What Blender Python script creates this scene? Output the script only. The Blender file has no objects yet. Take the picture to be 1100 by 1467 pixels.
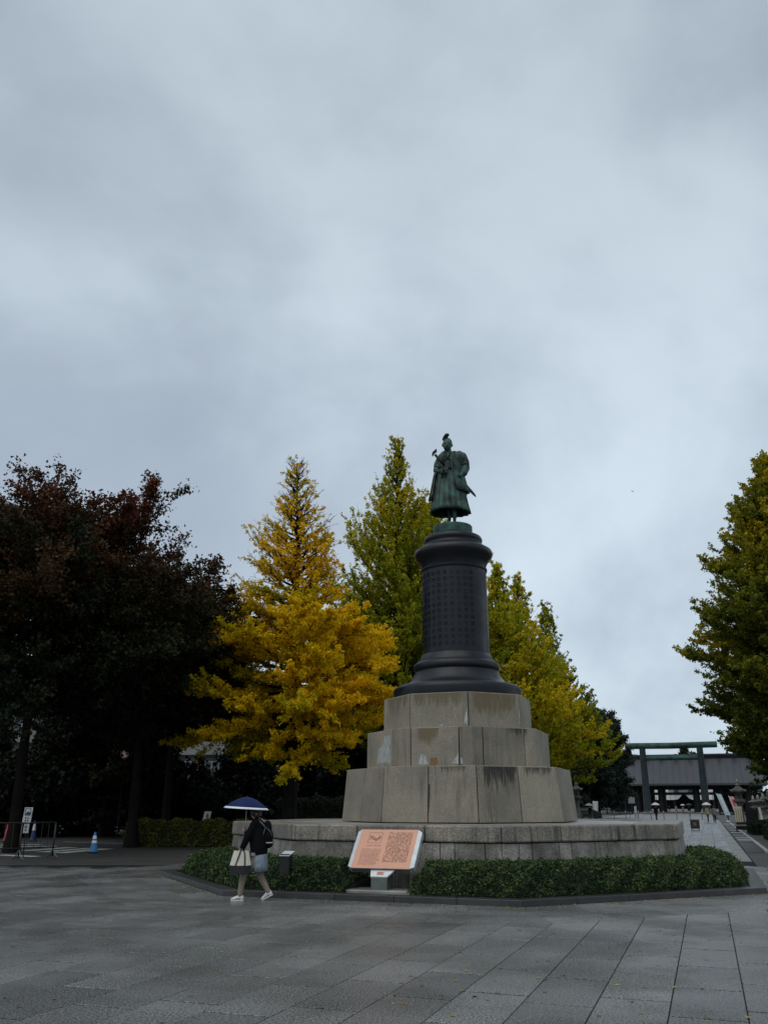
import bpy, bmesh, math, random
import numpy as np
from mathutils import Vector, Matrix

SC = bpy.context.scene
COL = SC.collection
RNG = np.random.default_rng(7)
random.seed(7)

# ------------------------------------------------------------------ camera
cam = bpy.data.cameras.new('camera')
cam.sensor_fit = 'VERTICAL'
cam.sensor_height = 36.0
cam.lens = 30.17
cam.clip_start = 0.1
cam.clip_end = 3000
camo = bpy.data.objects.new('camera', cam)
COL.objects.link(camo)
camo.location = (0, 0, 1.65)
camo.rotation_euler = (math.radians(90 + 18.9), 0, 0)
SC.camera = camo

# ------------------------------------------------------------------ sky, sun, exposure
world = bpy.data.worlds.new('World')
SC.world = world
world.use_nodes = True
wn = world.node_tree.nodes
wl = world.node_tree.links
wn.clear()
w_out = wn.new('ShaderNodeOutputWorld')
w_bg = wn.new('ShaderNodeBackground')
w_bg.inputs['Strength'].default_value = 1.0
wl.new(w_bg.outputs[0], w_out.inputs[0])
w_sky = wn.new('ShaderNodeTexSky')
w_sky.sky_type = 'NISHITA'
w_sky.sun_disc = False
w_sky.sun_elevation = math.radians(60)
w_sky.sun_rotation = math.radians(-150)
w_skym = wn.new('ShaderNodeVectorMath'); w_skym.operation = 'SCALE'
w_skym.inputs['Scale'].default_value = 0.05
wl.new(w_sky.outputs[0], w_skym.inputs[0])
w_tc = wn.new('ShaderNodeTexCoord')
w_sep = wn.new('ShaderNodeSeparateXYZ')
wl.new(w_tc.outputs['Generated'], w_sep.inputs[0])
def wmath(op, a, b=None, c=None):
    m = wn.new('ShaderNodeMath'); m.operation = op
    for i, v in enumerate((a, b, c)):
        if v is None: continue
        if isinstance(v, (int, float)): m.inputs[i].default_value = v
        else: wl.new(v, m.inputs[i])
    return m.outputs[0]
w_z = wmath('MAXIMUM', w_sep.outputs[2], 0.0)
w_den = wmath('ADD', w_z, 0.75)
w_cx = wmath('DIVIDE', w_sep.outputs[0], w_den)
w_cy = wmath('DIVIDE', w_sep.outputs[1], w_den)
w_cmb = wn.new('ShaderNodeCombineXYZ')
wl.new(w_cx, w_cmb.inputs[0]); wl.new(w_cy, w_cmb.inputs[1]); w_cmb.inputs[2].default_value = 3.1
w_n1 = wn.new('ShaderNodeTexNoise')
w_n1.inputs['Scale'].default_value = 3.1; w_n1.inputs['Detail'].default_value = 6
w_n1.inputs['Roughness'].default_value = 0.5; w_n1.inputs['Distortion'].default_value = 0.2
wl.new(w_cmb.outputs[0], w_n1.inputs['Vector'])
w_ramp = wn.new('ShaderNodeValToRGB')
w_ramp.color_ramp.interpolation = 'B_SPLINE'
w_ramp.color_ramp.elements[0].position = 0.37
w_ramp.color_ramp.elements[0].color = (0.395, 0.475, 0.58, 1)
w_ramp.color_ramp.elements[1].position = 0.63
w_ramp.color_ramp.elements[1].color = (0.76, 0.885, 0.985, 1)
wl.new(w_n1.outputs['Fac'], w_ramp.inputs[0])
# overcast deck is a little thicker (darker) high up
w_el = wmath('MULTIPLY', w_z, w_z)
w_dim = wn.new('ShaderNodeMapRange')
w_dim.inputs['From Min'].default_value = 0.22; w_dim.inputs['From Max'].default_value = 0.78
w_dim.inputs['To Min'].default_value = 1.0; w_dim.inputs['To Max'].default_value = 0.80
w_dim.interpolation_type = 'SMOOTHSTEP'
wl.new(w_z, w_dim.inputs['Value'])
w_cl = wn.new('ShaderNodeVectorMath'); w_cl.operation = 'SCALE'
wl.new(w_ramp.outputs[0], w_cl.inputs[0]); wl.new(w_dim.outputs[0], w_cl.inputs['Scale'])
w_mix = wn.new('ShaderNodeMix'); w_mix.data_type = 'RGBA'
w_mix.inputs['Factor'].default_value = 0.93
wl.new(w_skym.outputs[0], w_mix.inputs[6]); wl.new(w_cl.outputs[0], w_mix.inputs[7])
wl.new(w_mix.outputs[2], w_bg.inputs['Color'])

sl = bpy.data.lights.new('sun', 'SUN')
sl.energy = 1.5
sl.angle = math.radians(70)
sl.color = (1.0, 0.97, 0.92)
suno = bpy.data.objects.new('sun', sl)
COL.objects.link(suno)
_e, _a = math.radians(60), math.radians(-150)
suno.rotation_euler = Vector((math.sin(_a) * math.cos(_e), math.cos(_a) * math.cos(_e), math.sin(_e))).to_track_quat('Z', 'Y').to_euler()

SC.view_settings.view_transform = 'Standard'
SC.view_settings.look = 'None'
SC.view_settings.exposure = 0.0
SC.view_settings.gamma = 1.0
SC.view_settings.use_curve_mapping = False

# ------------------------------------------------------------------ layout helpers
F, TH, EYE = 1229.6, math.radians(18.9), 1.65
CX, CY = 1.99, 23.72          # monument axis
AX = math.radians(19.6)       # direction of the shrine approach, clockwise from +Y
UX, UY = math.sin(AX), math.cos(AX)
VX, VY = math.cos(AX), -math.sin(AX)

def S(v, u, z=0.0):
    """point given along (u) and across (v) the shrine approach, measured from the monument"""
    return Vector((CX + UX * u + VX * v, CY + UY * u + VY * v, z))

# ------------------------------------------------------------------ materials
def mat(name, col, rough=0.7, var=0.0, scale=5.0, bump=0.0, bscale=60.0, metal=0.0, col2=None,
        rand=0.0, streak=0.0, streak_col=(0.02, 0.02, 0.018), speck=0.0, rough2=None, spec=0.5,
        coords='Object', attr=None, transl=0.0, coat=0.0, sscale=140, vary=False):
    m = bpy.data.materials.new(name)
    m.use_nodes = True
    nt = m.node_tree; N = nt.nodes; L = nt.links
    b = N['Principled BSDF']
    b.inputs['Roughness'].default_value = rough
    b.inputs['Metallic'].default_value = metal
    b.inputs['Specular IOR Level'].default_value = spec
    if coat: b.inputs['Coat Weight'].default_value = coat; b.inputs['Coat Roughness'].default_value = 0.2
    tc = N.new('ShaderNodeTexCoord')
    if coords == 'World':
        g = N.new('ShaderNodeNewGeometry'); V = g.outputs['Position']
    else:
        V = tc.outputs['Object']
    def noise(s, d=4, r=0.55, vec=None):
        n = N.new('ShaderNodeTexNoise'); n.inputs['Scale'].default_value = s
        n.inputs['Detail'].default_value = d; n.inputs['Roughness'].default_value = r
        L.new(vec or V, n.inputs['Vector']); return n.outputs['Fac']
    def mix(f, a, bb, mode='MIX'):
        x = N.new('ShaderNodeMix'); x.data_type = 'RGBA'; x.blend_type = mode
        for i, v in ((0, f), (6, a), (7, bb)):
            if isinstance(v, (int, float)): x.inputs[i].default_value = v
            elif isinstance(v, tuple): x.inputs[i].default_value = (*v[:3], 1)
            else: L.new(v, x.inputs[i])
        return x.outputs[2]
    def mr(v, a, bb, c, d):
        x = N.new('ShaderNodeMapRange')
        for i, k in enumerate((a, bb, c, d)): x.inputs[i + 1].default_value = k
        L.new(v, x.inputs[0]); return x.outputs[0]
    c = None
    if attr:
        at = N.new('ShaderNodeAttribute'); at.attribute_name = attr[0]
        rp = N.new('ShaderNodeValToRGB')
        els = rp.color_ramp.elements
        st = attr[1]
        els[0].position, els[0].color = st[0][0], (*st[0][1], 1)
        els[1].position, els[1].color = st[-1][0], (*st[-1][1], 1)
        for p, cc in st[1:-1]:
            e = els.new(p); e.color = (*cc, 1)
        L.new(at.outputs['Fac'], rp.inputs[0]); c = rp.outputs[0]
    else:
        c = mix(0.0, tuple(col), tuple(col))
    if var or col2:
        f = mr(noise(scale), 0.36, 0.64, 0, 1)
        c2 = tuple(col2) if col2 else tuple(x * (1 - var) for x in col)
        c = mix(f, c, c2)
    if speck:
        f = mr(noise(sscale, 3, 0.7), 0.38, 0.62, 1 - speck, 1 + speck)
        x = N.new('ShaderNodeVectorMath'); x.operation = 'SCALE'
        L.new(c, x.inputs[0]); L.new(f, x.inputs['Scale']); c = x.outputs[0]
    if streak:
        mp = N.new('ShaderNodeMapping'); mp.inputs['Scale'].default_value = (9, 9, 0.35)
        g = N.new('ShaderNodeNewGeometry'); L.new(g.outputs['Position'], mp.inputs[0])
        f = mr(noise(1.0, 4, 0.65, mp.outputs[0]), 0.5, 0.68, 0, streak)
        f2 = mr(noise(0.7, 2, 0.5, g.outputs['Position']), 0.4, 0.6, 0.15, 1)
        k = N.new('ShaderNodeMath'); k.operation = 'MULTIPLY'; L.new(f, k.inputs[0]); L.new(f2, k.inputs[1])
        c = mix(k.outputs[0], c, tuple(streak_col))
    if rand:
        oi = N.new('ShaderNodeObjectInfo')
        f = mr(oi.outputs['Random'], 0, 1, 1 - rand, 1 + rand)
        x = N.new('ShaderNodeVectorMath'); x.operation = 'SCALE'
        L.new(c, x.inputs[0]); L.new(f, x.inputs['Scale']); c = x.outputs[0]
    if vary:
        av = N.new('ShaderNodeAttribute'); av.attribute_name = 'vary'
        av1 = N.new('ShaderNodeMath'); av1.operation = 'ADD'; av1.inputs[1].default_value = 1.0; L.new(av.outputs['Fac'], av1.inputs[0])
        x = N.new('ShaderNodeVectorMath'); x.operation = 'SCALE'; L.new(c, x.inputs[0]); L.new(av1.outputs[0], x.inputs['Scale']); c = x.outputs[0]
    L.new(c, b.inputs['Base Color'])
    if rough2 is not None:
        L.new(mr(noise(scale * 0.6 + 0.3, 3), 0.4, 0.6, rough, rough2), b.inputs['Roughness'])
    if bump:
        bp = N.new('ShaderNodeBump'); bp.inputs['Strength'].default_value = bump
        bp.inputs['Distance'].default_value = 0.02
        L.new(noise(bscale, 3, 0.6), bp.inputs['Height']); L.new(bp.outputs[0], b.inputs['Normal'])
    if transl:
        t = N.new('ShaderNodeBsdfTranslucent'); L.new(c, t.inputs[0])
        mx = N.new('ShaderNodeMixShader'); mx.inputs[0].default_value = transl
        L.new(b.outputs[0], mx.inputs[1]); L.new(t.outputs[0], mx.inputs[2])
        L.new(mx.outputs[0], N['Material Output'].inputs[0])
    return m

M = {}
M['slab'] = mat('granite_slab', (0.145, 0.147, 0.143), 0.13, col2=(0.090, 0.090, 0.085), scale=0.55, bump=0.75, bscale=60, rand=0.26, speck=0.9, rough2=0.38, sscale=48, vary=True, coords='World')
M['slab_far'] = mat('pale_slab', (0.16, 0.165, 0.165), 0.42, var=0.25, scale=0.5, bump=0.25, bscale=60, speck=0.2, rough2=0.6, coords='World')
M['joint'] = mat('joint_bed', (0.012, 0.012, 0.011), 0.9, spec=.1)
M['asphalt'] = mat('worn_asphalt', (0.034, 0.031, 0.027), 0.6, col2=(0.020, 0.019, 0.017), scale=0.6, bump=0.5, bscale=70, speck=0.3, rough2=0.7, coords='World')
M['earth'] = mat('ground', (0.02, 0.021, 0.018), 0.85, var=0.4, scale=0.3, coords='World')
M['granite'] = mat('granite', (0.225, 0.196, 0.145), 0.62, col2=(0.160, 0.143, 0.110), scale=1.3, bump=0.5, bscale=40, rand=0.2, streak=0.5, streak_col=(0.035, 0.032, 0.026), speck=0.32, sscale=60, coords='World')
M['coping'] = mat('weathered_coping', (0.205, 0.18, 0.14), 0.5, col2=(0.105, 0.098, 0.086), scale=2.0, bump=0.4, bscale=50, rand=0.14, streak=0.95, streak_col=(0.022, 0.019, 0.016), speck=0.45, sscale=34, coords='World')
M['wallstone'] = mat('wall_stone', (0.21, 0.20, 0.175), 0.6, col2=(0.095, 0.09, 0.074), scale=2.8, bump=0.35, bscale=50, rand=0.34, streak=0.6, streak_col=(0.045, 0.038, 0.022), speck=0.4, sscale=34, coords='World')
M['kerb'] = mat('dark_kerb', (0.034, 0.034, 0.033), 0.32, var=0.4, scale=3, bump=0.3, bscale=80, rand=0.2, speck=0.3, coords='World')
M['core'] = mat('core', (0.05, 0.048, 0.042), 0.9)
M['decktop'] = mat('deck_stone', (0.27, 0.26, 0.235), 0.28, var=0.35, scale=1.2, bump=0.2, speck=0.2, rough2=0.6, coords='World')
M['lime'] = mat('lime_bloom', (0.42, 0.44, 0.44), 0.8, var=0.3, scale=6, coords='World', speck=0.2)
M['rust'] = mat('rust_patch', (0.19, 0.105, 0.05), 0.8, var=0.3, scale=9, coords='World')
M['rustwash'] = mat('rust_wash', (0.155, 0.125, 0.075), 0.8, var=0.3, scale=9, coords='World', speck=0.25)
M['iron'] = mat('black_bronze', (0.006, 0.0075, 0.011), 0.32, var=0.35, scale=2.5, bump=0.12, bscale=30, metal=0.0, spec=0.33, rough2=0.48)
M['patina'] = mat('green_patina', (0.042, 0.105, 0.082), 0.5, col2=(0.007, 0.014, 0.011), scale=2.8, bump=0.3, bscale=22, metal=0.1, spec=.3, streak=0.6, streak_col=(0.012, 0.016, 0.014))
M['patina_dark_and_shade'] = mat('dark_patina_and_shade', (0.010, 0.018, 0.015), 0.5, spec=.3, var=0.5, scale=5, bump=0.3, bscale=25, metal=0.15)  # dark patina, also painted as shade in the eyes and sleeve folds
M['torii'] = mat('torii_bronze', (0.012, 0.024, 0.026), 0.5, spec=.3, col2=(0.005, 0.008, 0.010), scale=0.9, bump=0.2, bscale=5, streak=0.5, coords='World')
M['torii_top'] = mat('torii_verdigris', (0.026, 0.08, 0.064), 0.6, spec=.3, col2=(0.009, 0.02, 0.018), scale=0.7, coords='World')
M['roof'] = mat('copper_roof', (0.033, 0.038, 0.047), 0.55, var=0.2, scale=0.3, coords='World')
M['darkwood'] = mat('dark_wood', (0.008, 0.008, 0.009), 0.6, spec=.2, var=0.3, scale=1)
M['letters'] = mat('raised_letters', (0.005, 0.006, 0.009), 0.45, spec=.28)
M['lantern'] = mat('lantern_stone', (0.15, 0.145, 0.125), 0.75, col2=(0.06, 0.06, 0.05), scale=2.2, bump=0.4, bscale=20, rand=0.2, streak=0.6)
M['steel'] = mat('brushed_steel', (0.5, 0.53, 0.54), 0.38, var=0.15, scale=6, metal=0.25)
M['steel_dark'] = mat('weathered_steel', (0.13, 0.145, 0.135), 0.45, var=0.25, scale=5, metal=0.3)
M['copper'] = mat('copper_plate', (0.52, 0.255, 0.165), 0.42, col2=(0.47, 0.235, 0.155), scale=3, metal=0.1)
M['etch'] = mat('etched_letters', (0.13, 0.055, 0.035), 0.6)
M['white'] = mat('white_paint', (0.66, 0.66, 0.64), 0.5, var=0.2, scale=8)
M['road_white'] = mat('road_marking', (0.62, 0.61, 0.54), 0.55, col2=(0.40, 0.40, 0.36), scale=7, coords='World')
M['black'] = mat('black_metal', (0.009, 0.009, 0.010), 0.5)
M['red'] = mat('red_paint', (0.45, 0.03, 0.04), 0.5)
M['blue'] = mat('blue_plastic', (0.015, 0.16, 0.36), 0.5, var=0.2, scale=8)
M['navy'] = mat('navy_plastic', (0.01, 0.02, 0.12), 0.5)
M['bark'] = mat('bark', (0.013, 0.011, 0.009), 0.85, spec=.1, var=0.5, scale=3, bump=0.6, bscale=12)

def fade_mat(name, col, strength=1.0, sc=(14, 14, 5)):
    m = bpy.data.materials.new(name); m.use_nodes = True; N = m.node_tree.nodes; L = m.node_tree.links
    b = N['Principled BSDF']; b.inputs['Base Color'].default_value = (*col, 1); b.inputs['Roughness'].default_value = .75
    at = N.new('ShaderNodeAttribute'); at.attribute_name = 'fade'
    g = N.new('ShaderNodeNewGeometry'); mp = N.new('ShaderNodeMapping'); mp.inputs['Scale'].default_value = sc; L.new(g.outputs['Position'], mp.inputs[0])
    n = N.new('ShaderNodeTexNoise'); n.inputs['Scale'].default_value = 1; n.inputs['Detail'].default_value = 5; n.inputs['Roughness'].default_value = .65; L.new(mp.outputs[0], n.inputs['Vector'])
    a = N.new('ShaderNodeMath'); a.operation = 'ADD'; L.new(at.outputs['Fac'], a.inputs[0]); L.new(n.outputs['Fac'], a.inputs[1])
    r = N.new('ShaderNodeMapRange'); r.inputs[1].default_value = .68; r.inputs[2].default_value = 1.02; r.inputs[3].default_value = 0; r.inputs[4].default_value = strength; L.new(a.outputs[0], r.inputs[0])
    t = N.new('ShaderNodeBsdfTransparent'); x = N.new('ShaderNodeMixShader'); L.new(r.outputs[0], x.inputs[0]); L.new(t.outputs[0], x.inputs[1]); L.new(b.outputs[0], x.inputs[2])
    L.new(x.outputs[0], N['Material Output'].inputs[0]); return m
M['lime_f'] = fade_mat('lime_bloom_soft', (0.40, 0.42, 0.41), .85)
M['rust_f'] = fade_mat('rust_soft', (0.22, 0.115, 0.05), .8)
M['wash_f'] = fade_mat('ochre_wash', (0.17, 0.125, 0.06), .6, (10, 10, 2))
M['run_f'] = fade_mat('dark_run', (0.022, 0.021, 0.017), .85, (22, 22, .8))

# ------------------------------------------------------------------ object helpers
def link(o, parent=None):
    COL.objects.link(o)
    if parent is not None: o.parent = parent
    return o

def tag(o, label=None, cat=None, group=None, kind=None):
    if label: o['label'] = label
    if cat: o['category'] = cat
    if group: o['group'] = group
    if kind: o['kind'] = kind
    return o

def empty(name, label, cat, loc=(0, 0, 0), rz=0.0, group=None):
    o = bpy.data.objects.new(name, None)
    o.empty_display_size = 0.2
    o.location = loc; o.rotation_euler = (0, 0, rz)
    COL.objects.link(o)
    return tag(o, label, cat, group)

def copy_tree(o, parent=None):
    c = o.copy(); COL.objects.link(c); c.parent = parent
    for ch in list(o.children): copy_tree(ch, c)
    return c

class MB:
    """collects vertices and faces of one mesh"""
    def __init__(s): s.v = []; s.f = []
    def add(s, vs, fs):
        n = len(s.v); s.v += [tuple(p) for p in vs]; s.f += [tuple(i + n for i in f) for f in fs]; return s
    def box(s, c, d, rz=0.0, rx=0.0, ry=0.0):
        x, y, z = (k / 2 for k in d)
        R = Matrix.Rotation(rz, 3, 'Z') @ Matrix.Rotation(ry, 3, 'Y') @ Matrix.Rotation(rx, 3, 'X')
        vs = [Vector(c) + R @ Vector((sx * x, sy * y, sz * z)) for sz in (-1, 1) for sx, sy in ((-1, -1), (1, -1), (1, 1), (-1, 1))]
        return s.add(vs, [(3, 2, 1, 0), (4, 5, 6, 7), (0, 1, 5, 4), (1, 2, 6, 5), (2, 3, 7, 6), (3, 0, 4, 7)])
    def prism(s, poly, z0, z1, inset=0.0, topscale=1.0):
        n = len(poly); cx = sum(p[0] for p in poly) / n; cy = sum(p[1] for p in poly) / n
        vs = [(p[0], p[1], z0) for p in poly] + [(cx + (p[0] - cx) * topscale, cy + (p[1] - cy) * topscale, z1) for p in poly]
        fs = [tuple(range(n - 1, -1, -1)), tuple(range(n, 2 * n))] + [(i, (i + 1) % n, n + (i + 1) % n, n + i) for i in range(n)]
        return s.add(vs, fs)
    def rings(s, rings, cap0=True, cap1=True, closed=True):
        n = len(rings[0]); vs = [p for r in rings for p in r]; fs = []
        for k in range(len(rings) - 1):
            for i in range(n if closed else n - 1):
                j = (i + 1) % n
                fs.append((k * n + i, k * n + j, (k + 1) * n + j, (k + 1) * n + i))
        if cap0: fs.append(tuple(range(n - 1, -1, -1)))
        if cap1: fs.append(tuple((len(rings) - 1) * n + i for i in range(n)))
        return s.add(vs, fs)
    def lathe(s, prof, n=48, c=(0, 0), a0=0.0, cap0=True, cap1=True):
        return s.rings([[(c[0] + r * math.cos(a0 + 2 * math.pi * i / n), c[1] + r * math.sin(a0 + 2 * math.pi * i / n), z) for i in range(n)] for r, z in prof], cap0, cap1)
    def tube(s, pts, rad, n=8, sx=1.0, cap=True):
        pts = [Vector(p) for p in pts]
        if isinstance(rad, (int, float)): rad = [rad] * len(pts)
        rings = []; up = Vector((0, 0, 1))
        for i, p in enumerate(pts):
            t = (pts[min(i + 1, len(pts) - 1)] - pts[max(i - 1, 0)])
            t = t.normalized() if t.length > 1e-9 else Vector((0, 0, 1))
            a = t.cross(Vector((0, 1, 0.013)));
            if a.length < 0.15: a = t.cross(Vector((1, 0, 0.01)))
            a.normalize(); b = t.cross(a)
            rings.append([p + a * (rad[i] * sx * math.cos(2 * math.pi * k / n)) + b * (rad[i] * math.sin(2 * math.pi * k / n)) for k in range(n)])
        return s.rings(rings, cap, cap)
    def ball(s, c, r, nu=16, nv=10, R=None):
        if isinstance(r, (int, float)): r = (r, r, r)
        R = R or Matrix.Identity(3)
        rg = []
        for j in range(1, nv):
            a = math.pi * j / nv
            rg.append([Vector(c) + R @ Vector((r[0] * math.sin(a) * math.cos(2 * math.pi * i / nu), r[1] * math.sin(a) * math.sin(2 * math.pi * i / nu), -r[2] * math.cos(a))) for i in range(nu)])
        n0 = len(s.v); s.rings(rg, False, False)
        lo = len(s.v); s.v += [tuple(Vector(c) + R @ Vector((0, 0, -r[2]))), tuple(Vector(c) + R @ Vector((0, 0, r[2])))]
        for i in range(nu):
            j = (i + 1) % nu
            s.f.append((n0 + j, n0 + i, lo)); s.f.append((n0 + (nv - 2) * nu + i, n0 + (nv - 2) * nu + j, lo + 1))
        return s
    def limb(s, pts, rad, n=10):
        """rounded, tapering limb"""
        s.tube(pts, rad, n)
        for p, r in zip(pts, rad if not isinstance(rad, (int, float)) else [rad] * len(pts)): s.ball(p, r, 10, 8)
        return s
    def build(s, name, m, parent=None, smooth=False, bevel=0.0, loc=None, rz=None, remesh=0.0, solid=0.0, angle=None, sub=0):
        me = bpy.data.meshes.new(name)
        me.from_pydata(s.v, [], s.f); me.update()
        if m is not None: me.materials.append(m)
        o = bpy.data.objects.new(name, me); link(o, parent)
        if loc is not None: o.location = loc
        if rz is not None: o.rotation_euler = (0, 0, rz)
        if remesh:
            r = o.modifiers.new('r', 'REMESH'); r.mode = 'VOXEL'; r.voxel_size = remesh; r.use_smooth_shade = True
            sm = o.modifiers.new('s', 'SMOOTH'); sm.factor = 0.5; sm.iterations = 3
            dg = bpy.context.evaluated_depsgraph_get()
            m2 = bpy.data.meshes.new_from_object(o.evaluated_get(dg))
            o.modifiers.clear(); o.data = m2; m2.name = name
            if not m2.materials and m is not None: m2.materials.append(m)
            smooth = True
        if solid:
            k = o.modifiers.new('t', 'SOLIDIFY'); k.thickness = solid; k.offset = 0
        if sub:
            k = o.modifiers.new('u', 'SUBSURF'); k.levels = sub; k.render_levels = sub
        if bevel:
            k = o.modifiers.new('b', 'BEVEL'); k.width = bevel; k.segments = 2; k.limit_method = 'ANGLE'; k.angle_limit = math.radians(35)
        if smooth:
            o.data.polygons.foreach_set('use_smooth', [True] * len(o.data.polygons))
            if angle: 
                o.data.set_sharp_from_angle(angle=math.radians(angle))
        return o

def fast_mesh(name, co, faces_n, m, parent=None, attrs=None, smooth=False):
    """mesh of separate polygons of faces_n corners each from an (N*faces_n, 3) array"""
    me = bpy.data.meshes.new(name)
    nv = len(co); nf = nv // faces_n
    me.vertices.add(nv); me.vertices.foreach_set('co', np.asarray(co, dtype=np.float32).ravel())
    me.loops.add(nv); me.loops.foreach_set('vertex_index', np.arange(nv, dtype=np.int32))
    me.polygons.add(nf); me.polygons.foreach_set('loop_start', np.arange(0, nv, faces_n, dtype=np.int32))
    me.update(calc_edges=True)
    if attrs:
        for k, a in attrs.items():
            at = me.attributes.new(k, 'FLOAT', 'POINT'); at.data.foreach_set('value', np.asarray(a, dtype=np.float32))
    me.materials.append(m)
    o = bpy.data.objects.new(name, me); link(o, parent)
    return o

def unit(a):
    return a / (np.linalg.norm(a, axis=-1, keepdims=True) + 1e-9)

def leaves(name, c, size, tint, m, parent, up=0.6, quad=False, out=None, wid=0.6):
    """leaf-sized faces at points c"""
    n = len(c)
    nr = RNG.normal(size=(n, 3)); nr[:, 2] += up
    if out is not None: nr += out
    nr = unit(nr)
    t = unit(np.cross(nr, RNG.normal(size=(n, 3)))); b = np.cross(nr, t)
    s = (size * RNG.uniform(0.65, 1.35, n))[:, None]
    if quad:
        P = np.stack([c - t * s * .5, c + b * s * wid * .5, c + t * s * .5, c - b * s * wid * .5], 1)
        k = 4
    else:
        P = np.stack([c - t * s * .5, c + t * s * .45 + b * s * wid, c + t * s * .45 - b * s * wid], 1)
        k = 3
    return fast_mesh(name, P.reshape(-1, 3), k, m, parent, {'tint': np.repeat(tint, k)})

def text_mesh(body, size, spacing_line=1.0, align='LEFT', res=1):
    cu = bpy.data.curves.new('t', 'FONT'); cu.body = body; cu.size = size; cu.resolution_u = res
    cu.space_line = spacing_line; cu.align_x = align
    o = bpy.data.objects.new('t', cu); COL.objects.link(o)
    me = bpy.data.meshes.new_from_object(o.evaluated_get(bpy.context.evaluated_depsgraph_get()))
    bpy.data.objects.remove(o); bpy.data.curves.remove(cu)
    return me
# ================================================================== SETTING
ROT = 87.1
def octv(k, R):
    a = math.radians(ROT + 45 * k)
    return Vector((CX + R * math.cos(a), CY - R * math.sin(a), 0))
def octp(s, R):
    k = math.floor(s); f = s - k
    return octv(k, R).lerp(octv(k + 1, R), f)
AP = math.cos(math.radians(22.5))

tag(MB().add([(-900, -60, -0.06), (900, -60, -0.06), (900, 1600, -0.06), (-900, 1600, -0.06)], [(0, 1, 2, 3)]).build('ground', M['earth']), kind='structure')
tag(MB().add([(-30, -12, -0.008), (60, -12, -0.008), (60, 27, -0.008), (-30, 27.5, -0.008)], [(0, 1, 2, 3)]).build('plaza_bed', M['joint']), kind='structure')
tag(MB().add([(-90, 27.1, -0.02), (-4, 27.1, -0.02), (-1, 40, -0.02), (-6, 52, -0.02), (-90, 58, -0.02)], [(0, 1, 2, 3, 4)]).build('road', M['asphalt']), kind='structure')

# --- granite slab paving laid along the approach
SW, SL = 0.62, 1.27
plaza = tag(bpy.data.objects.new('paving', None), kind='structure'); COL.objects.link(plaza)
def slab_mesh(w, l, th=0.03, bv=0.005):
    mb = MB(); x, y = w / 2, l / 2
    vs = []
    for (a, b, z) in ((x, y, -th), (x, y, -bv), (x - bv, y - bv, 0)):
        vs += [(-a, -b, z), (a, -b, z), (a, b, z), (-a, b, z)]
    fs = [(8, 9, 10, 11)]
    for k in (0, 4):
        for i in range(4): fs.append((k + i, k + (i + 1) % 4, k + 4 + (i + 1) % 4, k + 4 + i))
    mb.add(vs, fs)
    me = bpy.data.meshes.new('slab'); me.from_pydata(mb.v, [], mb.f); me.update(); me.materials.append(M['slab'])
    return me, np.array(vs), fs
slab_me, slab_v, slab_f = slab_mesh(SW - 0.011, SL - 0.036, bv=.003)
cand = []
V0 = -0.3
for i in range(-62, 72):
    v = V0 + i * SW
    off = [0.0, 0.5, 0.22, 0.71, 0.38][i % 5] * SL if v < 0.5 else [0.1, 0.45, 0.0, 0.32][i % 4] * SL
    for j in range(-26, 78):
        u = j * SL + off
        p = S(v, u)
        if p.y < 2 or p.y > 200: continue
        rel = math.hypot(p.x - CX, p.y - CY)
        if rel < 7.6: continue
        on_sando = abs(v) < 6.7
        near = p.y < 26.6 - 0.02 * (p.x + 20) and p.x > -26
        if not (near or (on_sando and v > 2 - 8)): continue
        if not near and u < 0: pass
        cand.append((p.x, p.y, v, u))
def in_view(x, y):
    zc = y * math.cos(TH) - EYE * math.sin(TH)
    if zc < 0.5: return False
    px = 550 + F * x / zc; py = 733.5 - F * (-EYE * math.cos(TH) - y * math.sin(TH)) / zc
    return -20 < px < 1120 and py < 1490
cand.sort(key=lambda c: (not in_view(c[0], c[1]), c[1]))
rs = random.Random(3)
stuff_co = []; stuff_v = []
cosA, sinA = math.cos(-AX), math.sin(-AX)
R2 = np.array([[cosA, -sinA, 0], [sinA, cosA, 0], [0, 0, 1]])
sv = slab_v @ R2.T
quads = np.array(slab_f)
n_s = 0
for (x, y, v, u) in cand:
    hide = math.hypot(x - CX, y - CY) < 9.0 * AP
    if n_s < 290 and in_view(x, y) and not hide:
        o = bpy.data.objects.new('slab', slab_me); link(o, plaza)
        o.location = (x, y, rs.uniform(-0.0012, 0.0012)); o.rotation_euler = (rs.uniform(-.0012, .0012), rs.uniform(-.0012, .0012), -AX)
        n_s += 1
    else:
        w = sv + np.array([x, y, rs.uniform(-0.0015, 0.0015)])
        stuff_co.append(w[quads].reshape(-1, 3)); stuff_v.append(np.full(quads.size, rs.uniform(-.26, .26)))
tag(fast_mesh('slab', np.concatenate(stuff_co), 4, M['slab'], plaza, {'vary': np.concatenate(stuff_v)}), kind='stuff')
# strip along the approach beyond the slabs
def quadS(name, v0, v1, u0, u1, z, m):
    return tag(MB().add([S(v0, u0, z), S(v1, u0, z), S(v1, u1, z), S(v0, u1, z)], [(0, 1, 2, 3)]).build(name, m), kind='structure')
quadS('approach_bed', -7.2, 7.3, 2, 100, -0.0105, M['joint'])
quadS('approach', -9, 6.7, 97, 260, -0.006, M['slab_far'])
quadS('side_pavement', 7.25, 40, -6, 260, -0.004, M['asphalt'])
quadS('side_path', -24, -7.0, 12, 260, -0.028, M['asphalt'])

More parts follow.
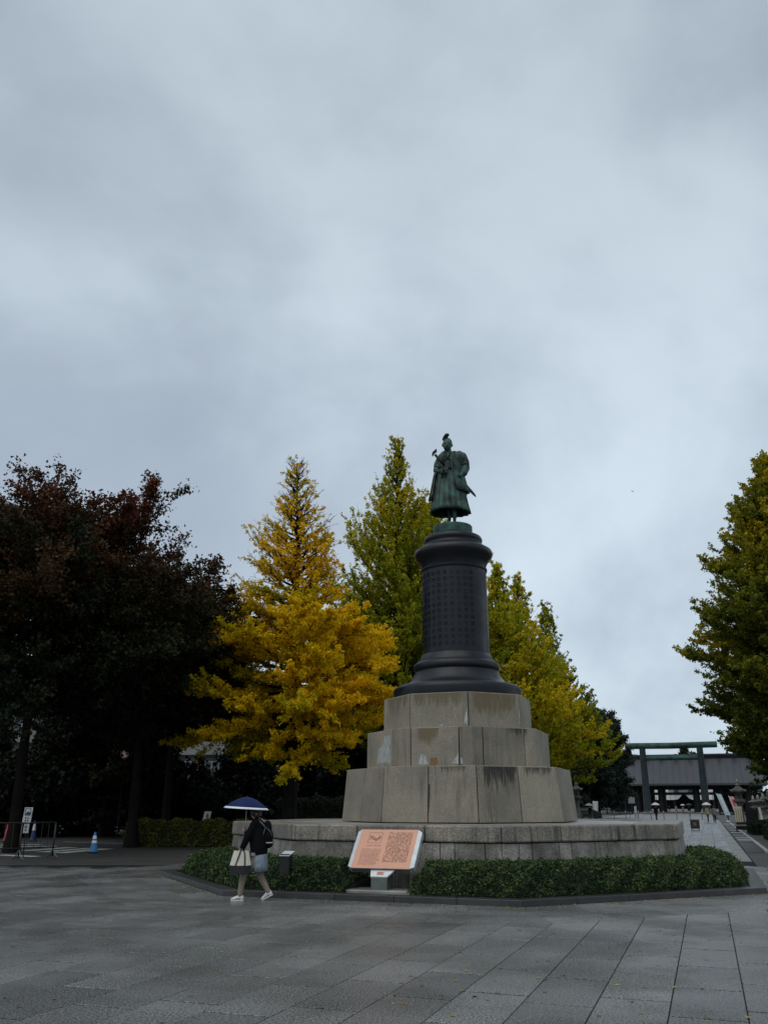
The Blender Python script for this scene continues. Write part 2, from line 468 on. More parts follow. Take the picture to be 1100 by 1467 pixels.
# --- octagonal band of slabs around the planter
rb = (7.62, 8.35, 9.05, 9.75)
for k in range(8):
    for c in range(3):
        n = (6, 5, 6)[c]
        for q in range(n):
            f0 = (q + 0.004 * 1.4) / n; f1 = (q + 1 - 0.004 * 1.4) / n
            a, b = rb[c] + 0.006, rb[c + 1] - 0.006
            P = [octp(k + f0, a), octp(k + f1, a), octp(k + f1, b), octp(k + f0, b)]
            mb = MB().prism([(p.x, p.y) for p in P][::-1], -0.03, 0.004)
            mb.build('slab', M['slab'], plaza, bevel=0.003)

# --- planter: kerb, soil, shrubs
kerb = empty('kerb', 'low dark stone kerb ringing the octagonal shrub planter', 'kerb', (CX, CY, 0))
for k in range(8):
    n = 5
    for q in range(n):
        f0 = (q + (0.0025 if q else 0)) / n; f1 = (q + 1 - (0.0025 if q < n - 1 else 0)) / n
        P = [octp(k + f0, 7.60), octp(k + f1, 7.60), octp(k + f1, 7.27), octp(k + f0, 7.27)]
        P = [(p.x - CX, p.y - CY) for p in P]
        MB().prism(P[::-1], -0.03, 0.108).build('kerb_stone', M['kerb'], kerb, bevel=0.008)
tag(MB().prism([(octv(k, 7.28).x, octv(k, 7.28).y) for k in range(8)][::-1], -0.02, 0.06).build('planter_soil', M['earth']), kind='structure')

# --- the monument's platform
plat = empty('stone_platform', 'wide low octagonal granite platform under the statue pedestal', 'platform', (CX, CY, 0))
def loc_(p, z): return (p.x - CX, p.y - CY, z)
def block(name, s0, s1, Rb, Rt, z0, z1, depth, m, parent, gap=0.006, bevel=0.012, lean=0.0):
    """stone block between two perimeter positions; may wrap a corner"""
    per = 2 * Rb * math.sin(math.radians(22.5)); g = gap / per
    s0 += g; s1 -= g
    ss = [s0] + [k for k in range(math.ceil(s0 + 1e-6), math.floor(s1 - 1e-6) + 1)] + [s1]
    def ring(R, z, dl):
        outer = [loc_(octp(s + (dl if 0 < i < len(ss) - 1 and False else 0), R), z) for i, s in enumerate(ss)]
        inner = [loc_(octp(s, R - depth), z) for s in reversed(ss)]
        return (outer + inner)[::-1]
    return MB().rings([ring(Rb, z0, 0), ring(Rt, z1, 0)]).build(name, m, parent, bevel=bevel)

RP = 5.89
core = MB()
core.prism([loc_(octv(k, 5.6), 0)[:2] for k in range(8)][::-1], 0.0, 1.262)
core.build('core', M['decktop'], plat)
def px_to_s(px, z, R, k):
    """perimeter position on face k whose point at height z shows at picture column px"""
    lo, hi = k, k + 1
    def f(s):
        p = octp(s, R); zc = p.y * math.cos(TH) + (z - EYE) * math.sin(TH)
        return 550 + F * p.x / zc
    for _ in range(40):
        mid = (lo + hi) / 2
        if f(mid) > px: lo = mid      # x falls as s grows on the visible side
        else: hi = mid
    return (lo + hi) / 2
cop = {-1: [804, 886], 0: [608, 511], 1: [414.5], -2: []}
for k in range(-4, 4):
    j = [float(k)] + sorted(px_to_s(p, 1.12, RP, k) for p in cop.get(k, [])) + [k + 1.0]
    if k not in cop: j = [k, k + .34, k + .67, k + 1.0]
    if k == -2: j = [k, k + .5, k + 1.0]
    for a, b in zip(j[:-1], j[1:]):
        block('coping_stone', a, b, RP, RP - 0.012, 0.965, 1.279, 1.1, M['coping'], plat, gap=0.007, bevel=0.03)
# lower course
rr = random.Random(11)
low = {-1: [744, 763, 802, 820, 854, 872, 904, 921, 954], 0: [695, 651, 630, 585, 566, 522, 503.6], 1: [463.6, 443.6, 400, 382, 350], -2: []}
for k in range(-4, 4):
    if low.get(k): j = [float(k)] + sorted(px_to_s(p, 0.85, RP, k) for p in low[k]) + [k + 1.0]
    else:
        j = [float(k)]
        while j[-1] < k + 0.85: j.append(j[-1] + (0.24 if len(j) % 2 else 0.1))
        j[-1] = k + 1.0
    for a, b in zip(j[:-1], j[1:]):
        block('wall_block', a, b, RP + 0.06, RP - 0.045, 0.0, 0.948 + rr.uniform(-.004, .004), 0.3, M['wallstone'], plat, gap=0.006, bevel=0.01)

# --- pedestal tiers
ped = empty('stone_pedestal', 'three-tiered granite block pedestal carrying the black bronze column', 'pedestal', (CX, CY, 1.279))
def blockp(name, s0, s1, Rb, Rt, z0, z1, depth, m, bevel=0.008, gap=0.005):
    o = block(name, s0, s1, Rb, Rt, z0 - 1.279, z1 - 1.279, depth, m, ped, gap, bevel); return o
Z1, Z2, Z3, Z4 = 1.282, 2.545, 3.482, 4.36
def tier(Rb, Rt, z0, z1, joints, depth):
    js = sorted(joints)
    for a, b in zip(js, js[1:] + [js[0] + 8]):
        blockp('granite_block', a, b, Rb, Rt, z0, z1, depth, M['granite'], bevel=.013, gap=.010)
t1 = [1 + 0., px_to_s(519, 1.9, 3.03, 1), px_to_s(613, 1.9, 3.03, 0), 0., px_to_s(745, 1.9, 3.03, -1), -1., -1.5, -2., 2., 2.5, 3., 3.5, 4., 4.5, 5., 5.5]
tier(3.085, 2.965, Z1, Z2 - 0.003, t1, 0.75)
t2 = [px_to_s(536, 3, 2.44, 1), px_to_s(562, 3, 2.44, 1), px_to_s(588, 3, 2.44, 0), px_to_s(657.5, 3, 2.44, 0), px_to_s(692, 3, 2.44, -1), px_to_s(752, 3, 2.44, -1), -1.4, -1.75, 2.4, 3.1, 3.6, 4.2, 4.8, 5.5]
tier(2.44, 2.435, Z2, Z3 - 0.003, t2, 0.7)
t3 = [1., 0., -1., -2., 2., 3., 4., 5.]
tier(2.0, 1.995, Z3, Z4, t3, 0.6)
cc = MB()
for R, a, b in ((2.6, Z1, Z2 - 0.03), (2.0, Z2 - 0.03, Z3 - 0.03), (1.6, Z3 - 0.03, Z4 - 0.02)):
    cc.prism([loc_(octv(k, R), 0)[:2] for k in range(8)][::-1], a - 1.279, b - 1.279)
cc.build('core', M['core'], ped)
# lime bloom and rust where water runs out of the joints
def face_pt(s, z, Rb, Rt, z0, z1, off=0.004):
    R = Rb + (Rt - Rb) * (z - z0) / (z1 - z0)
    p = octp(s, R + off); return (p.x - CX, p.y - CY, z - 1.279)
def stain(name, pts, Rb, Rt, z0, z1, m):
    cs = sum(p[0] for p in pts) / len(pts); cz = sum(p[1] for p in pts) / len(pts); n = len(pts)
    P = [face_pt(cs, cz, Rb, Rt, z0, z1)] + [face_pt(cs + (s_ - cs) * k, cz + (z_ - cz) * k, Rb, Rt, z0, z1) for k in (.72, 1.03) for s_, z_ in pts]
    fs = [(0, 1 + i, 1 + (i + 1) % n) for i in range(n)] + [(1 + i, 1 + n + i, 1 + n + (i + 1) % n, 1 + (i + 1) % n) for i in range(n)]
    o = MB().add(P, fs).build(name, {'lime': M['lime_f'], 'rust': M['rust_f']}.get(m, m if not isinstance(m, str) else None), ped)
    at = o.data.attributes.new('fade', 'FLOAT', 'POINT'); at.data.foreach_set('value', [.52] + [.44] * n + [0.0] * n)
    return o
def wash(name, s0, s1, za, zb, Rb, Rt, z0, z1, m, f0=.55):
    """stain that starts along an upper edge and runs out downwards"""
    n = 12; k = math.floor(min(s0, s1) + 1e-6); P = []; fd = []
    for zi, (z, f) in enumerate(((za, f0), (za + (zb - za) * .4, f0 * .7), (zb, 0.0))):
        for i in range(n + 1):
            P.append(face_pt(s0 + (s1 - s0) * i / n, z, Rb, Rt, z0, z1, .0035)); fd.append(f * min(1, min(i, n - i) / 1.5))
    fs = [(r * (n + 1) + i, r * (n + 1) + i + 1, (r + 1) * (n + 1) + i + 1, (r + 1) * (n + 1) + i) for r in range(2) for i in range(n)]
    o = MB().add(P, fs).build(name, m, ped); at = o.data.attributes.new('fade', 'FLOAT', 'POINT'); at.data.foreach_set('value', fd)
    return o
def wob(pts, n=5, a=0.012, seed=1):
    r = random.Random(seed); out = []
    for i, p in enumerate(pts):
        q = pts[(i + 1) % len(pts)]
        for t in range(n):
            f = t / n
            out.append((p[0] + (q[0] - p[0]) * f + (r.uniform(-a, a) if t else 0), p[1] + (q[1] - p[1]) * f + (r.uniform(-a, a) if t else 0)))
    return out
R2t = (2.44, 2.435, Z2, Z3)
def s2(px, k, R=2.44, z=3.0): return px_to_s(px, z, R, k)
def zz(t, z0, z1): return z0 + (z1 - z0) * t
a, b = s2(562.5, 1), s2(536.8, 1)
stain('lime_bloom', wob([(a + .01, Z2 + .02), (b - .03, Z2 + .02), (b - .06, zz(.5, Z2, Z3)), (zz(.55, a, b), zz(.68, Z2, Z3)), (zz(.4, a, b), zz(.95, Z2, Z3)), (a + .015, zz(.93, Z2, Z3))], 4, .008, 2), *R2t, 'lime')
stain('lime_bloom', wob([(s2(614.5, 0), Z2 + .015), (s2(596, 0), Z2 + .015), (s2(599, 0), zz(.2, Z2, Z3)), (s2(603, 0), zz(.33, Z2, Z3)), (s2(608, 0), zz(.35, Z2, Z3)), (s2(612, 0), zz(.24, Z2, Z3))], 3, .006, 3), *R2t, 'lime')
stain('rust_patch', wob([(s2(627, 0), Z2 + .02), (s2(615, 0), Z2 + .02), (s2(615, 0), zz(.23, Z2, Z3)), (s2(627, 0), zz(.24, Z2, Z3))], 4, .008, 4), *R2t, 'rust')
stain('lime_bloom', wob([(s2(656.4, 0), Z2 + .03), (s2(646, 0), Z2 + .04), (s2(649, 0), zz(.14, Z2, Z3)), (s2(654, 0), zz(.26, Z2, Z3)), (s2(656.6, 0), zz(.42, Z2, Z3))], 3, .005, 5), *R2t, 'lime')
stain('lime_bloom', wob([(s2(662.5, 0), Z2 + .05), (s2(659, 0), Z2 + .04), (s2(659, 0), zz(.25, Z2, Z3)), (s2(661, 0), zz(.24, Z2, Z3))], 3, .004, 6), *R2t, 'lime')
R3t = (2.0, 1.995, Z3, Z4)
def s3(px, k): return px_to_s(px, 3.9, 2.0, k)
stain('lime_bloom', wob([(0.012, Z3 + .03), (0.10, Z3 + .04), (0.075, zz(.25, Z3, Z4)), (0.03, zz(.55, Z3, Z4)), (0.012, zz(.62, Z3, Z4))], 3, .006, 7), *R3t, 'lime')
stain('lime_bloom', wob([(0.42, Z3 + .03), (0.50, Z3 + .03), (0.47, zz(.1, Z3, Z4)), (0.45, zz(.14, Z3, Z4))], 3, .006, 8), *R3t, 'lime')
stain('lime_bloom', wob([(-0.965, Z3 + .06), (-0.985, Z3 + .06), (-0.985, zz(.82, Z3, Z4)), (-0.97, zz(.6, Z3, Z4))], 3, .004, 9), *R3t, 'lime')

wash('ochre_wash', .03, .97, Z4 - .02, Z4 - .5, *R3t, M['wash_f'], .5)
wash('ochre_wash', -.97, -.03, Z4 - .02, Z4 - .8, *R3t, M['wash_f'], .62)
wash('ochre_wash', 1.03, 1.9, Z4 - .02, Z4 - .7, *R3t, M['wash_f'], .45)
wash('ochre_wash', .42, .75, Z3 - .03, Z3 - .5, *R2t, M['wash_f'], .6)
R1t = (3.085, 2.965, Z1, Z2)
wash('dark_run', -.52, -.04, Z2 - .02, Z2 - .75, *R1t, M['run_f'], .5)
wash('dark_run', -.96, -.54, Z2 - .02, Z2 - .30, *R1t, M['run_f'], .36)
wash('dark_run', .04, .48, Z2 - .02, Z2 - .25, *R1t, M['run_f'], .3)
wash('dark_run', -.9, -.5, Z3 - .02, Z3 - .30, *R2t, M['run_f'], .34)
wash('dark_run', .515, .49, Z1 + .85, Z1 + .02, *R1t, M['run_f'], .8)

# --- black bronze column
colm = empty('bronze_column', 'black bronze column with raised inscription between moulded base and cap', 'column', (CX, CY, Z4))
import_z = Z4
def rpx(hw, y):   # measured half width and height on the axis
    a = (733.5 - y) / F; up = math.sin(TH) + a * math.cos(TH); fw = math.cos(TH) - a * math.sin(TH)
    z = EYE + up / fw * CY
    zc = CY * math.cos(TH) + (z - EYE) * math.sin(TH)
    return (hw / F * zc, z)
prof = [rpx(90, 997), rpx(91.5, 993), rpx(90.5, 989), rpx(86, 985.5), rpx(79, 983.5), rpx(75, 983), rpx(70, 980), rpx(66, 975.5), rpx(62, 970), rpx(59.5, 965.5),
        rpx(59, 964), rpx(61, 961.5), rpx(61.6, 957.5), rpx(60.5, 953.5), rpx(57, 951), rpx(54.5, 950), rpx(54, 948), rpx(51.2, 944), rpx(49, 940), rpx(47.8, 939)]
prof[0] = (prof[0][0], Z4)
MBp = MB().lathe([(r, z - Z4) for r, z in prof], 96); MBp.build('base_moulding', M['iron'], colm, smooth=True, angle=50)
Zs0 = prof[-1][1]; Zs1 = rpx(46, 822)[1]
rs0 = rpx(47.6, 939)[0]; rs1 = rpx(46, 822)[0]
MB().lathe([(rs0, Zs0 - Z4 - .02), (rs0, Zs0 - Z4), (rs1, Zs1 - Z4), (rs1, Zs1 - Z4 + .02)], 96).build('shaft', M['iron'], colm, smooth=True, angle=50)
prof2 = [rpx(46.2, 822), rpx(47.4, 820.5), rpx(47.4, 818), rpx(45.6, 816.5), rpx(46.5, 812), rpx(49, 807), rpx(53, 803), rpx(54, 801.5), rpx(55.6, 798.5), rpx(56, 795.5), rpx(54.5, 792),
         rpx(49, 788.5), rpx(43, 786), rpx(41.2, 785), rpx(40, 782.5), rpx(39.8, 781), rpx(41.4, 778.5), rpx(41.8, 775.5), rpx(40.2, 772.5), rpx(36, 770.3), rpx(30, 768.6), rpx(26, 768.2)]
MB().lathe([(r, z - Z4) for r, z in prof2], 96).build('cap_moulding', M['iron'], colm, smooth=True, angle=40)
ZP = prof2[-1][1]
# inscription: twelve columns of raised characters
rows = ['嗚呼此故兵部大輔贈從三位', '大村君之像也君諱永敏稱益', '次郎周防人少受業於緒方氏', '之門明治中興之初以參與兵', '事戰功居多遂興建軍之制其', '略深遠後世頼焉不幸罹禍薨', '年四十有六朝野惜之於是故', '舊門人相謀鑄銅像建之於九', '段坂上以表其功德永傳後世', '明治二十一年六月太政大臣', '從一位大勲位三條實美撰文', '內大臣正二位公爵書並篆額']
ins = MB(); 
for ci, col_t in enumerate(rows):
    ang = math.radians(31 - 11.7 * ci)   # to the right of the viewer's line is positive
    hh = (Zs1 - Zs0)
    for ri, ch in enumerate(col_t):
        me = text_mesh(ch, 0.132)
        z = Zs1 - 0.17 - (hh - 0.30) * ri / 11.4
        if len(me.vertices):
            co = np.empty(len(me.vertices) * 3); me.vertices.foreach_get('co', co); co = co.reshape(-1, 3)
            co[:, :2] -= (co[:, :2].max(0) + co[:, :2].min(0)) / 2
            R = rs0 + (rs1 - rs0) * (z - Zs0) / hh
            fr, bk = [], []
            for (x, y, _) in co:
                aa = -math.pi / 2 + ang + x / R + math.atan2(CX, CY) * -1
                rr_ = rs0 + (rs1 - rs0) * (z + y - Zs0) / hh
                fr.append(((rr_ + .008) * math.cos(aa), (rr_ + .008) * math.sin(aa), z + y - Z4))
                bk.append(((rr_ - .01) * math.cos(aa), (rr_ - .01) * math.sin(aa), z + y - Z4))
            n = len(co); fs = [tuple(p.vertices) for p in me.polygons]
            from collections import Counter
            ec = Counter()
            for f in fs:
                for i in range(len(f)): ec[(f[i], f[(i + 1) % len(f)])] += 1
            side = [(b_, a_, a_ + n, b_ + n) for (a_, b_) in ec if (b_, a_) not in ec]
            ins.add(fr + bk, fs + side)
        bpy.data.meshes.remove(me)
ins.build('inscription', M['letters'], colm)
# ================================================================== STATUE
ZB = 9.30
stat = empty('bronze_statue', 'green bronze statue of a robed man with topknot and sword standing on the column', 'statue', (CX, CY, ZB))
def q(zx, zy, dy=0.0):
    """point of the figure read off the enlarged photograph, dy metres behind the monument axis"""
    px, py = 605 + zx / 10.478, 615 + zy / 10.478
    a = (733.5 - py) / F; up = math.sin(TH) + a * math.cos(TH); fw = math.cos(TH) - a * math.sin(TH)
    Y = CY + dy; z = EYE + up / fw * Y
    zc = Y * math.cos(TH) + (z - EYE) * math.sin(TH)
    return Vector(((px - 550) / F * zc - CX, dy, z - ZB))
def hw(w): return w / 10.478 / F * 25.3

MB().lathe([(0.555, -0.30), (0.565, -0.28), (0.565, -0.02), (0.55, 0.0)], 64, cap0=True).build('plinth', M['patina'], stat, smooth=True, angle=30)
seam = MB().box((0.02, -0.566, -0.15), (0.012, 0.01, 0.26)); seam.build('plinth_seam', M['black'], stat)

def ring_at(zy, xl, xr, ry, n=48, dy=0.0, pleat=0.0, k=0, ph=0.0, tilt=0.0):
    c = q((xl + xr) / 2, zy, dy); rx = hw(xr - xl) / 2
    out = []
    for i in range(n):
        a = 2 * math.pi * i / n
        e = 1 + pleat * (abs(math.sin(k * a / 2 + ph)) - .6) + pleat * .4 * math.sin(3 * a + 1)
        out.append((c.x + rx * e * math.cos(a), c.y + ry * e * math.sin(a), c.z + tilt * math.sin(a)))
    return out
# body: head, neck, torso, arms, legs as one continuous surface
b = MB()
hc = q(372, 228, -0.08)
b.ball(hc, (0.140, 0.155, 0.18), 24, 18)
b.ball(q(370, 275, -0.13), (0.108, 0.112, 0.102), 20, 14)           # jaw
b.ball(q(372, 302, -0.185), (0.042, 0.04, 0.028))                   # chin
b.ball(q(340, 206, -0.205), (0.042, 0.022, 0.012)); b.ball(q(402, 204, -0.205), (0.042, 0.022, 0.012))   # brows
b.limb([q(371, 208, -0.215), q(371, 240, -0.245)], [0.013, 0.022]); b.ball(q(371, 246, -0.235), (0.03, 0.018, 0.014))  # nose
b.ball(q(371, 272, -0.222), (0.036, 0.02, 0.009)); b.ball(q(371, 280, -0.222), (0.03, 0.02, 0.009))      # lips
for sx in (333, 410): b.ball(q(sx, 247, -0.19), (0.034, 0.03, 0.034))                                 # cheeks
for sx in (298, 448): b.ball(q(sx, 240, -0.06), (0.02, 0.035, 0.052))                                 # ears
b.limb([q(380, 300, -0.06), q(390, 380, -0.02)], [0.10, 0.12], 14)
b.rings([ring_at(345, 345, 470, .10, dy=-.02), ring_at(372, 300, 560, .15), ring_at(430, 262, 600, .20), ring_at(520, 245, 590, .22), ring_at(620, 225, 575, .23), ring_at(720, 210, 580, .25), ring_at(800, 210, 585, .25)])
b.limb([q(570, 385, 0), q(625, 530, .02), q(600, 640, -.16), q(575, 690, -.22)], [.11, .10, .065, .048], 12)
b.limb([q(300, 410, 0), q(225, 560, -.02), q(300, 600, -.24), q(345, 600, -.30)], [.11, .09, .06, .045], 12)
for (x0, x1) in ((400, 405), (478, 482)):
    dyy = .04 if x0 == 400 else -.10
    b.limb([q(x0 + 20, 900, 0), q(x0, 1200, dyy), q(x1, 1360, dyy)], [.12, .085, .05], 10)
b.limb([q(405, 1378, .10), q(402, 1385, -.06)], [.045, .04]); b.limb([q(482, 1372, -.02), q(486, 1368, -.20)], [.05, .042])
bo = b.build('body', M['patina'], stat, remesh=0.016)
# hair and topknot
h = MB(); h.ball(q(378, 205, 0.0), (0.137, 0.143, 0.14), 20, 14)
h.limb([q(322, 150, .03), q(340, 122, .0), q(362, 92, -.05), q(380, 84, -.06)], [.055, .066, .068, .050], 12)
h.limb([q(318, 158, .04), q(400, 150, .04)], [.04, .04], 8)
h.build('hair', M['patina_dark_and_shade'], stat, remesh=0.014)
# eyes
for sx in (343, 401): MB().ball(q(sx, 221, -0.198), (0.024, 0.02, 0.012), 12, 8).build('eye', M['patina_dark_and_shade'], stat, smooth=True)  # dark material paints the brow's shade into the eyes
# pleated hakama
hk = MB()
lv = [(600, 225, 560, .22, 0), (660, 215, 575, .245, .03), (740, 200, 592, .28, .06), (820, 185, 607, .31, .08), (900, 170, 622, .345, .095), (980, 158, 638, .38, .105), (1060, 146, 655, .41, .11), (1140, 137, 672, .44, .115), (1210, 128, 690, .465, .12), (1258, 122, 703, .48, .125)]
hk.rings([ring_at(zy, a_, c_, r_, 192, 0.0, p_, 17, .5) for zy, a_, c_, r_, p_ in lv] , True, False)
hk.build('hakama', M['patina'], stat, smooth=True, solid=0.022)
# long haori coat, open in front
ct = MB(); rowsC = []
lvc = [(352, 350, 520, .12), (372, 296, 590, .18), (430, 258, 625, .235), (520, 236, 612, .25), (620, 190, 606, .275), (720, 166, 622, .31), (820, 150, 648, .35), (900, 138, 670, .375), (965, 128, 690, .40)]
nA = 84
for li, (zy, xl, xr, ry) in enumerate(lvc):
    row = []
    for i in range(nA + 1):
        f = i / nA; a = math.radians(-78 + 8 * (li / 8) + f * (285 - 8 * (li / 8)))
        lowleft = max(0.0, min(1.0, (math.degrees(a) - 100) / 90)) * max(0, (zy - 700) / 265)
        zy2 = zy + 125 * lowleft; xl2 = xl - 20 * lowleft
        c = q((xl2 + xr) / 2, zy2, 0.0); rx = hw(xr - xl2) / 2
        pl = 1 + .06 * (li / 8) * math.sin(13 * a + 1.5) + .02 * math.sin(5 * a + li * .4)
        row.append((c.x + rx * pl * math.cos(a), c.y + ry * pl * math.sin(a) - .005, c.z))
    rowsC.append(row)
ct.rings(rowsC, False, False, closed=False)
ct.build('coat', M['patina'], stat, smooth=True, solid=0.03)
# coat lapels and crossed collar
lp = MB()
for pts in ([(432, 345), (428, 420), (440, 520), (452, 620), (462, 720), (478, 830), (486, 955)], [(330, 352), (292, 420), (262, 500), (240, 590)]):
    P = [q(x, y, -(.16 + .10 * min(1, (y - 340) / 120) + .09 * max(0, (y - 600) / 350))) for x, y in pts]
    lp.tube(P, [.02, .026, .03, .03, .03, .03, .028][:len(P)], 8)
lp.build('lapel', M['patina'], stat, smooth=True)
cl_ = MB()
cl_.tube([q(335, 335, -.12), q(350, 385, -.205), q(400, 440, -.235), q(430, 480, -.235)], [.018, .02, .02, .016], 8)
cl_.tube([q(425, 330, -.12), q(405, 385, -.21), q(350, 440, -.235), q(300, 480, -.225)], [.018, .02, .02, .016], 8)
cl_.build('collar', M['patina_dark_and_shade'], stat, smooth=True)
# sleeves
s1 = MB().limb([q(552, 372, .0), q(600, 410, .0), q(632, 500, .02), q(640, 585, -.02), q(618, 655, -.12)], [.105, .135, .143, .14, .115], 18)
for k, (x, y, d, r) in enumerate(((655, 520, -.09, .10), (585, 545, -.12, .07), (620, 610, -.15, .085))): s1.ball(q(x, y, d), (r, r * .7, r * .45))
s1.build('sleeve', M['patina'], stat, remesh=.02)
s1f = MB()
for pts in ([(560, 545, -.15), (600, 520, -.18), (655, 505, -.13)], [(548, 650, -.17), (590, 628, -.21), (650, 665, -.17)], [(520, 450, -.13), (545, 540, -.15), (545, 640, -.16)]):
    s1f.tube([q(*p) for p in pts], [.012, .02, .012], 6)
s1f.build('sleeve_fold_shade', M['patina_dark_and_shade'], stat, smooth=True)  # dark tubes paint the crease shade along the sleeve's folds
s2_ = MB().limb([q(330, 375, .0), q(275, 440, .0), q(228, 540, .0), q(215, 620, -.06), q(270, 625, -.19)], [.11, .125, .12, .11, .09], 16)
s2_.build('sleeve', M['patina'], stat, remesh=.02)
# hands
def fist(cx, cy, dy, flip, parent, m, nm='hand'):
    h = MB(); c = q(cx, cy, dy)
    h.ball(c, (.062, .045, .055), 14, 10)
    for i in range(4):
        o = Vector((flip * (-.042 + .027 * i), 0, -.004 * i))
        L_ = (.036, .042, .04, .032)[i]
        h.limb([c + o + Vector((0, -.02, .035)), c + o + Vector((0, -.066, .018)), c + o + Vector((0, -.062, .018 - L_)), c + o + Vector((0, -.03, .005 - L_))], [.0165, .0165, .015, .013], 8)
    h.limb([c + Vector((flip * -.05, 0, .02)), c + Vector((flip * -.066, -.035, 0)), c + Vector((flip * -.04, -.075, -.02))], [.02, .017, .014], 8)
    return h.build(nm, m, parent, remesh=.006)
fist(560, 700, -.27, 1, stat, M['patina'])
fist(350, 600, -.36, -1, stat, M['patina'])
# field glasses held at the waist
fg = MB()
fg.limb([q(305, 585, -.38), q(290, 655, -.40)], [.036, .05], 12); fg.limb([q(345, 590, -.40), q(355, 650, -.41)], [.034, .046], 12)
fg.limb([q(300, 610, -.40), q(350, 612, -.41)], [.02, .02], 8)
fg.build('field_glasses', M['patina_dark_and_shade'], stat, remesh=.008)
kn = MB()   # sash cords and knot
kn.limb([q(235, 560, -.24), q(420, 575, -.27)], [.035, .035], 10); kn.ball(q(190, 556, -.22), .028)
kn.limb([q(190, 556, -.22), q(250, 562, -.24)], [.02, .025], 8)
kn.limb([q(300, 640, -.28), q(285, 720, -.29)], [.02, .026]); kn.limb([q(330, 640, -.28), q(345, 715, -.30)], [.02, .02])
kn.build('sash', M['patina_dark_and_shade'], stat, remesh=.01)
# swords
sw = MB(); P = [q(330, 535, -.27), q(260, 462, -.28), q(188, 378, -.29)]
sw.tube(P, [.034, .032, .03], 10, 1.3)
sw.build('sword_hilt', M['patina_dark_and_shade'], stat, smooth=True)
sp = MB(); sp.limb([q(150, 400, -.29), q(165, 355, -.29), q(195, 330, -.29), q(208, 295, -.29)], [.02, .042, .048, .014], 10)
sp.build('hilt_pommel', M['patina_dark_and_shade'], stat, remesh=.01)
sc = MB(); sc.tube([q(520, 720, .28), q(640, 830, .30), q(720, 920, .31), q(780, 985, .31), q(803, 1015, .31)], [.045, .048, .045, .034, .012], 12, 1.0)
sc.build('scabbard', M['patina'], stat, smooth=True)

# ================================================================== WOMAN WITH THE BLUE UMBRELLA
SKIN = mat('skin', (0.42, 0.26, 0.19), 0.5)
HAIR = mat('black_hair', (0.006, 0.005, 0.005), 0.4)
JACK = mat('black_cloth', (0.004, 0.004, 0.005), 0.9, bump=.3, bscale=60, spec=.12)
DENIM = mat('pale_denim', (0.20, 0.25, 0.29), 0.9, var=.3, scale=14, bump=.3, bscale=90)
LEGG = mat('beige_ribbed_knit', (0.23, 0.195, 0.145), 0.9, var=.2, scale=20)
CANV = mat('cream_canvas', (0.55, 0.52, 0.44), 0.9, var=.15, scale=15, bump=.2)
SHOE = mat('white_leather', (0.6, 0.6, 0.58), 0.5, var=.15, scale=20)
UMB = mat('navy_umbrella', (0.002, 0.011, 0.062), 0.6, spec=.15)
UMBW = mat('white_trim', (0.62, 0.65, 0.70), 0.6)
WX, WY = -2.45, 17.25
def w(zx, zy, dy=0.0): return Vector(((zx - 520) * .001412, dy, (1388 - zy) * .001412))
wom = empty('person', 'person in black jacket and pale skirt walking under a blue umbrella', 'person', (WX, WY, 0))
b = MB()
b.ball(w(540, 318), (.088, .072, .108), 20, 14); b.limb([w(500, 345, 0), w(497, 350, 0)], [.035, .03]); b.ball(w(478, 322), (.018, .014, .02))
for dy in (-.075, .075): b.ball(w(550, 322, dy), (.02, .012, .03))
for dy in (-.03, .03): b.ball(w(484, 310, dy), (.012, .014, .01))
b.limb([w(560, 360), w(570, 400)], [.048, .055])
b.limb([w(575, 440), w(590, 620), w(605, 820)], [.125, .125, .15], 14)
b.limb([w(560, 430, -.17), w(470, 590, -.19), w(392, 745, -.16), w(385, 772, -.15)], [.052, .042, .028, .025])
b.limb([w(560, 430, .17), w(500, 620, .17), w(405, 545, .08), w(396, 528, .05)], [.052, .042, .03, .026])
b.limb([w(600, 850, -.08), w(425, 1055, -.08), w(388, 1290, -.08)], [.085, .055, .036]); b.limb([w(388, 1315, -.08), w(320, 1372, -.08)], [.032, .018])
b.limb([w(610, 850, .08), w(610, 1060, .08), w(735, 1262, .08)], [.085, .055, .036]); b.limb([w(745, 1300, .08), w(680, 1362, .08)], [.032, .018])
b.build('body', SKIN, wom, remesh=.011)
def hand(c, parent, m, grip=(0, 0, 1)):
    h = MB(); h.ball(c, (.024, .034, .036), 12, 8)
    for i in range(4):
        z = .027 - .018 * i
        h.limb([c + Vector((-.006, -.024, z)), c + Vector((-.034, -.02, z)), c + Vector((-.04, .008, z)), c + Vector((-.02, .022, z))], [.0095, .009, .0085, .008][:4], 7)
    h.limb([c + Vector((.0, .018, .02)), c + Vector((-.018, .036, .034)), c + Vector((-.036, .03, .036))], [.0115, .010, .0085], 7)
    return h.build('hand', m, parent, remesh=.0045)
hand(w(394, 520, .05), wom, SKIN); hand(w(384, 784, -.15), wom, SKIN)
hr = MB(); hr.ball(w(548, 308), (.102, .086, .112), 18, 12); hr.ball(w(560, 345), (.085, .08, .075)); hr.ball(w(505, 300, -.05), (.05, .03, .07)); hr.limb([w(580, 330), w(590, 375)], [.06, .045]); hr.ball(w(520, 278), (.07, .075, .06))
hr.build('hair', HAIR, wom, remesh=.012)
j = MB()
def wr(zx0, zx1, zy, ry, n=24, p=0.0):
    c = w((zx0 + zx1) / 2, zy); rx = (zx1 - zx0) / 2 * .001412
    return [(c.x + rx * math.cos(2 * math.pi * i / n) * (1 + p * math.sin(9 * 2 * math.pi * i / n)), ry * math.sin(2 * math.pi * i / n) * (1 + p * math.sin(9 * 2 * math.pi * i / n)), c.z) for i in range(n)]
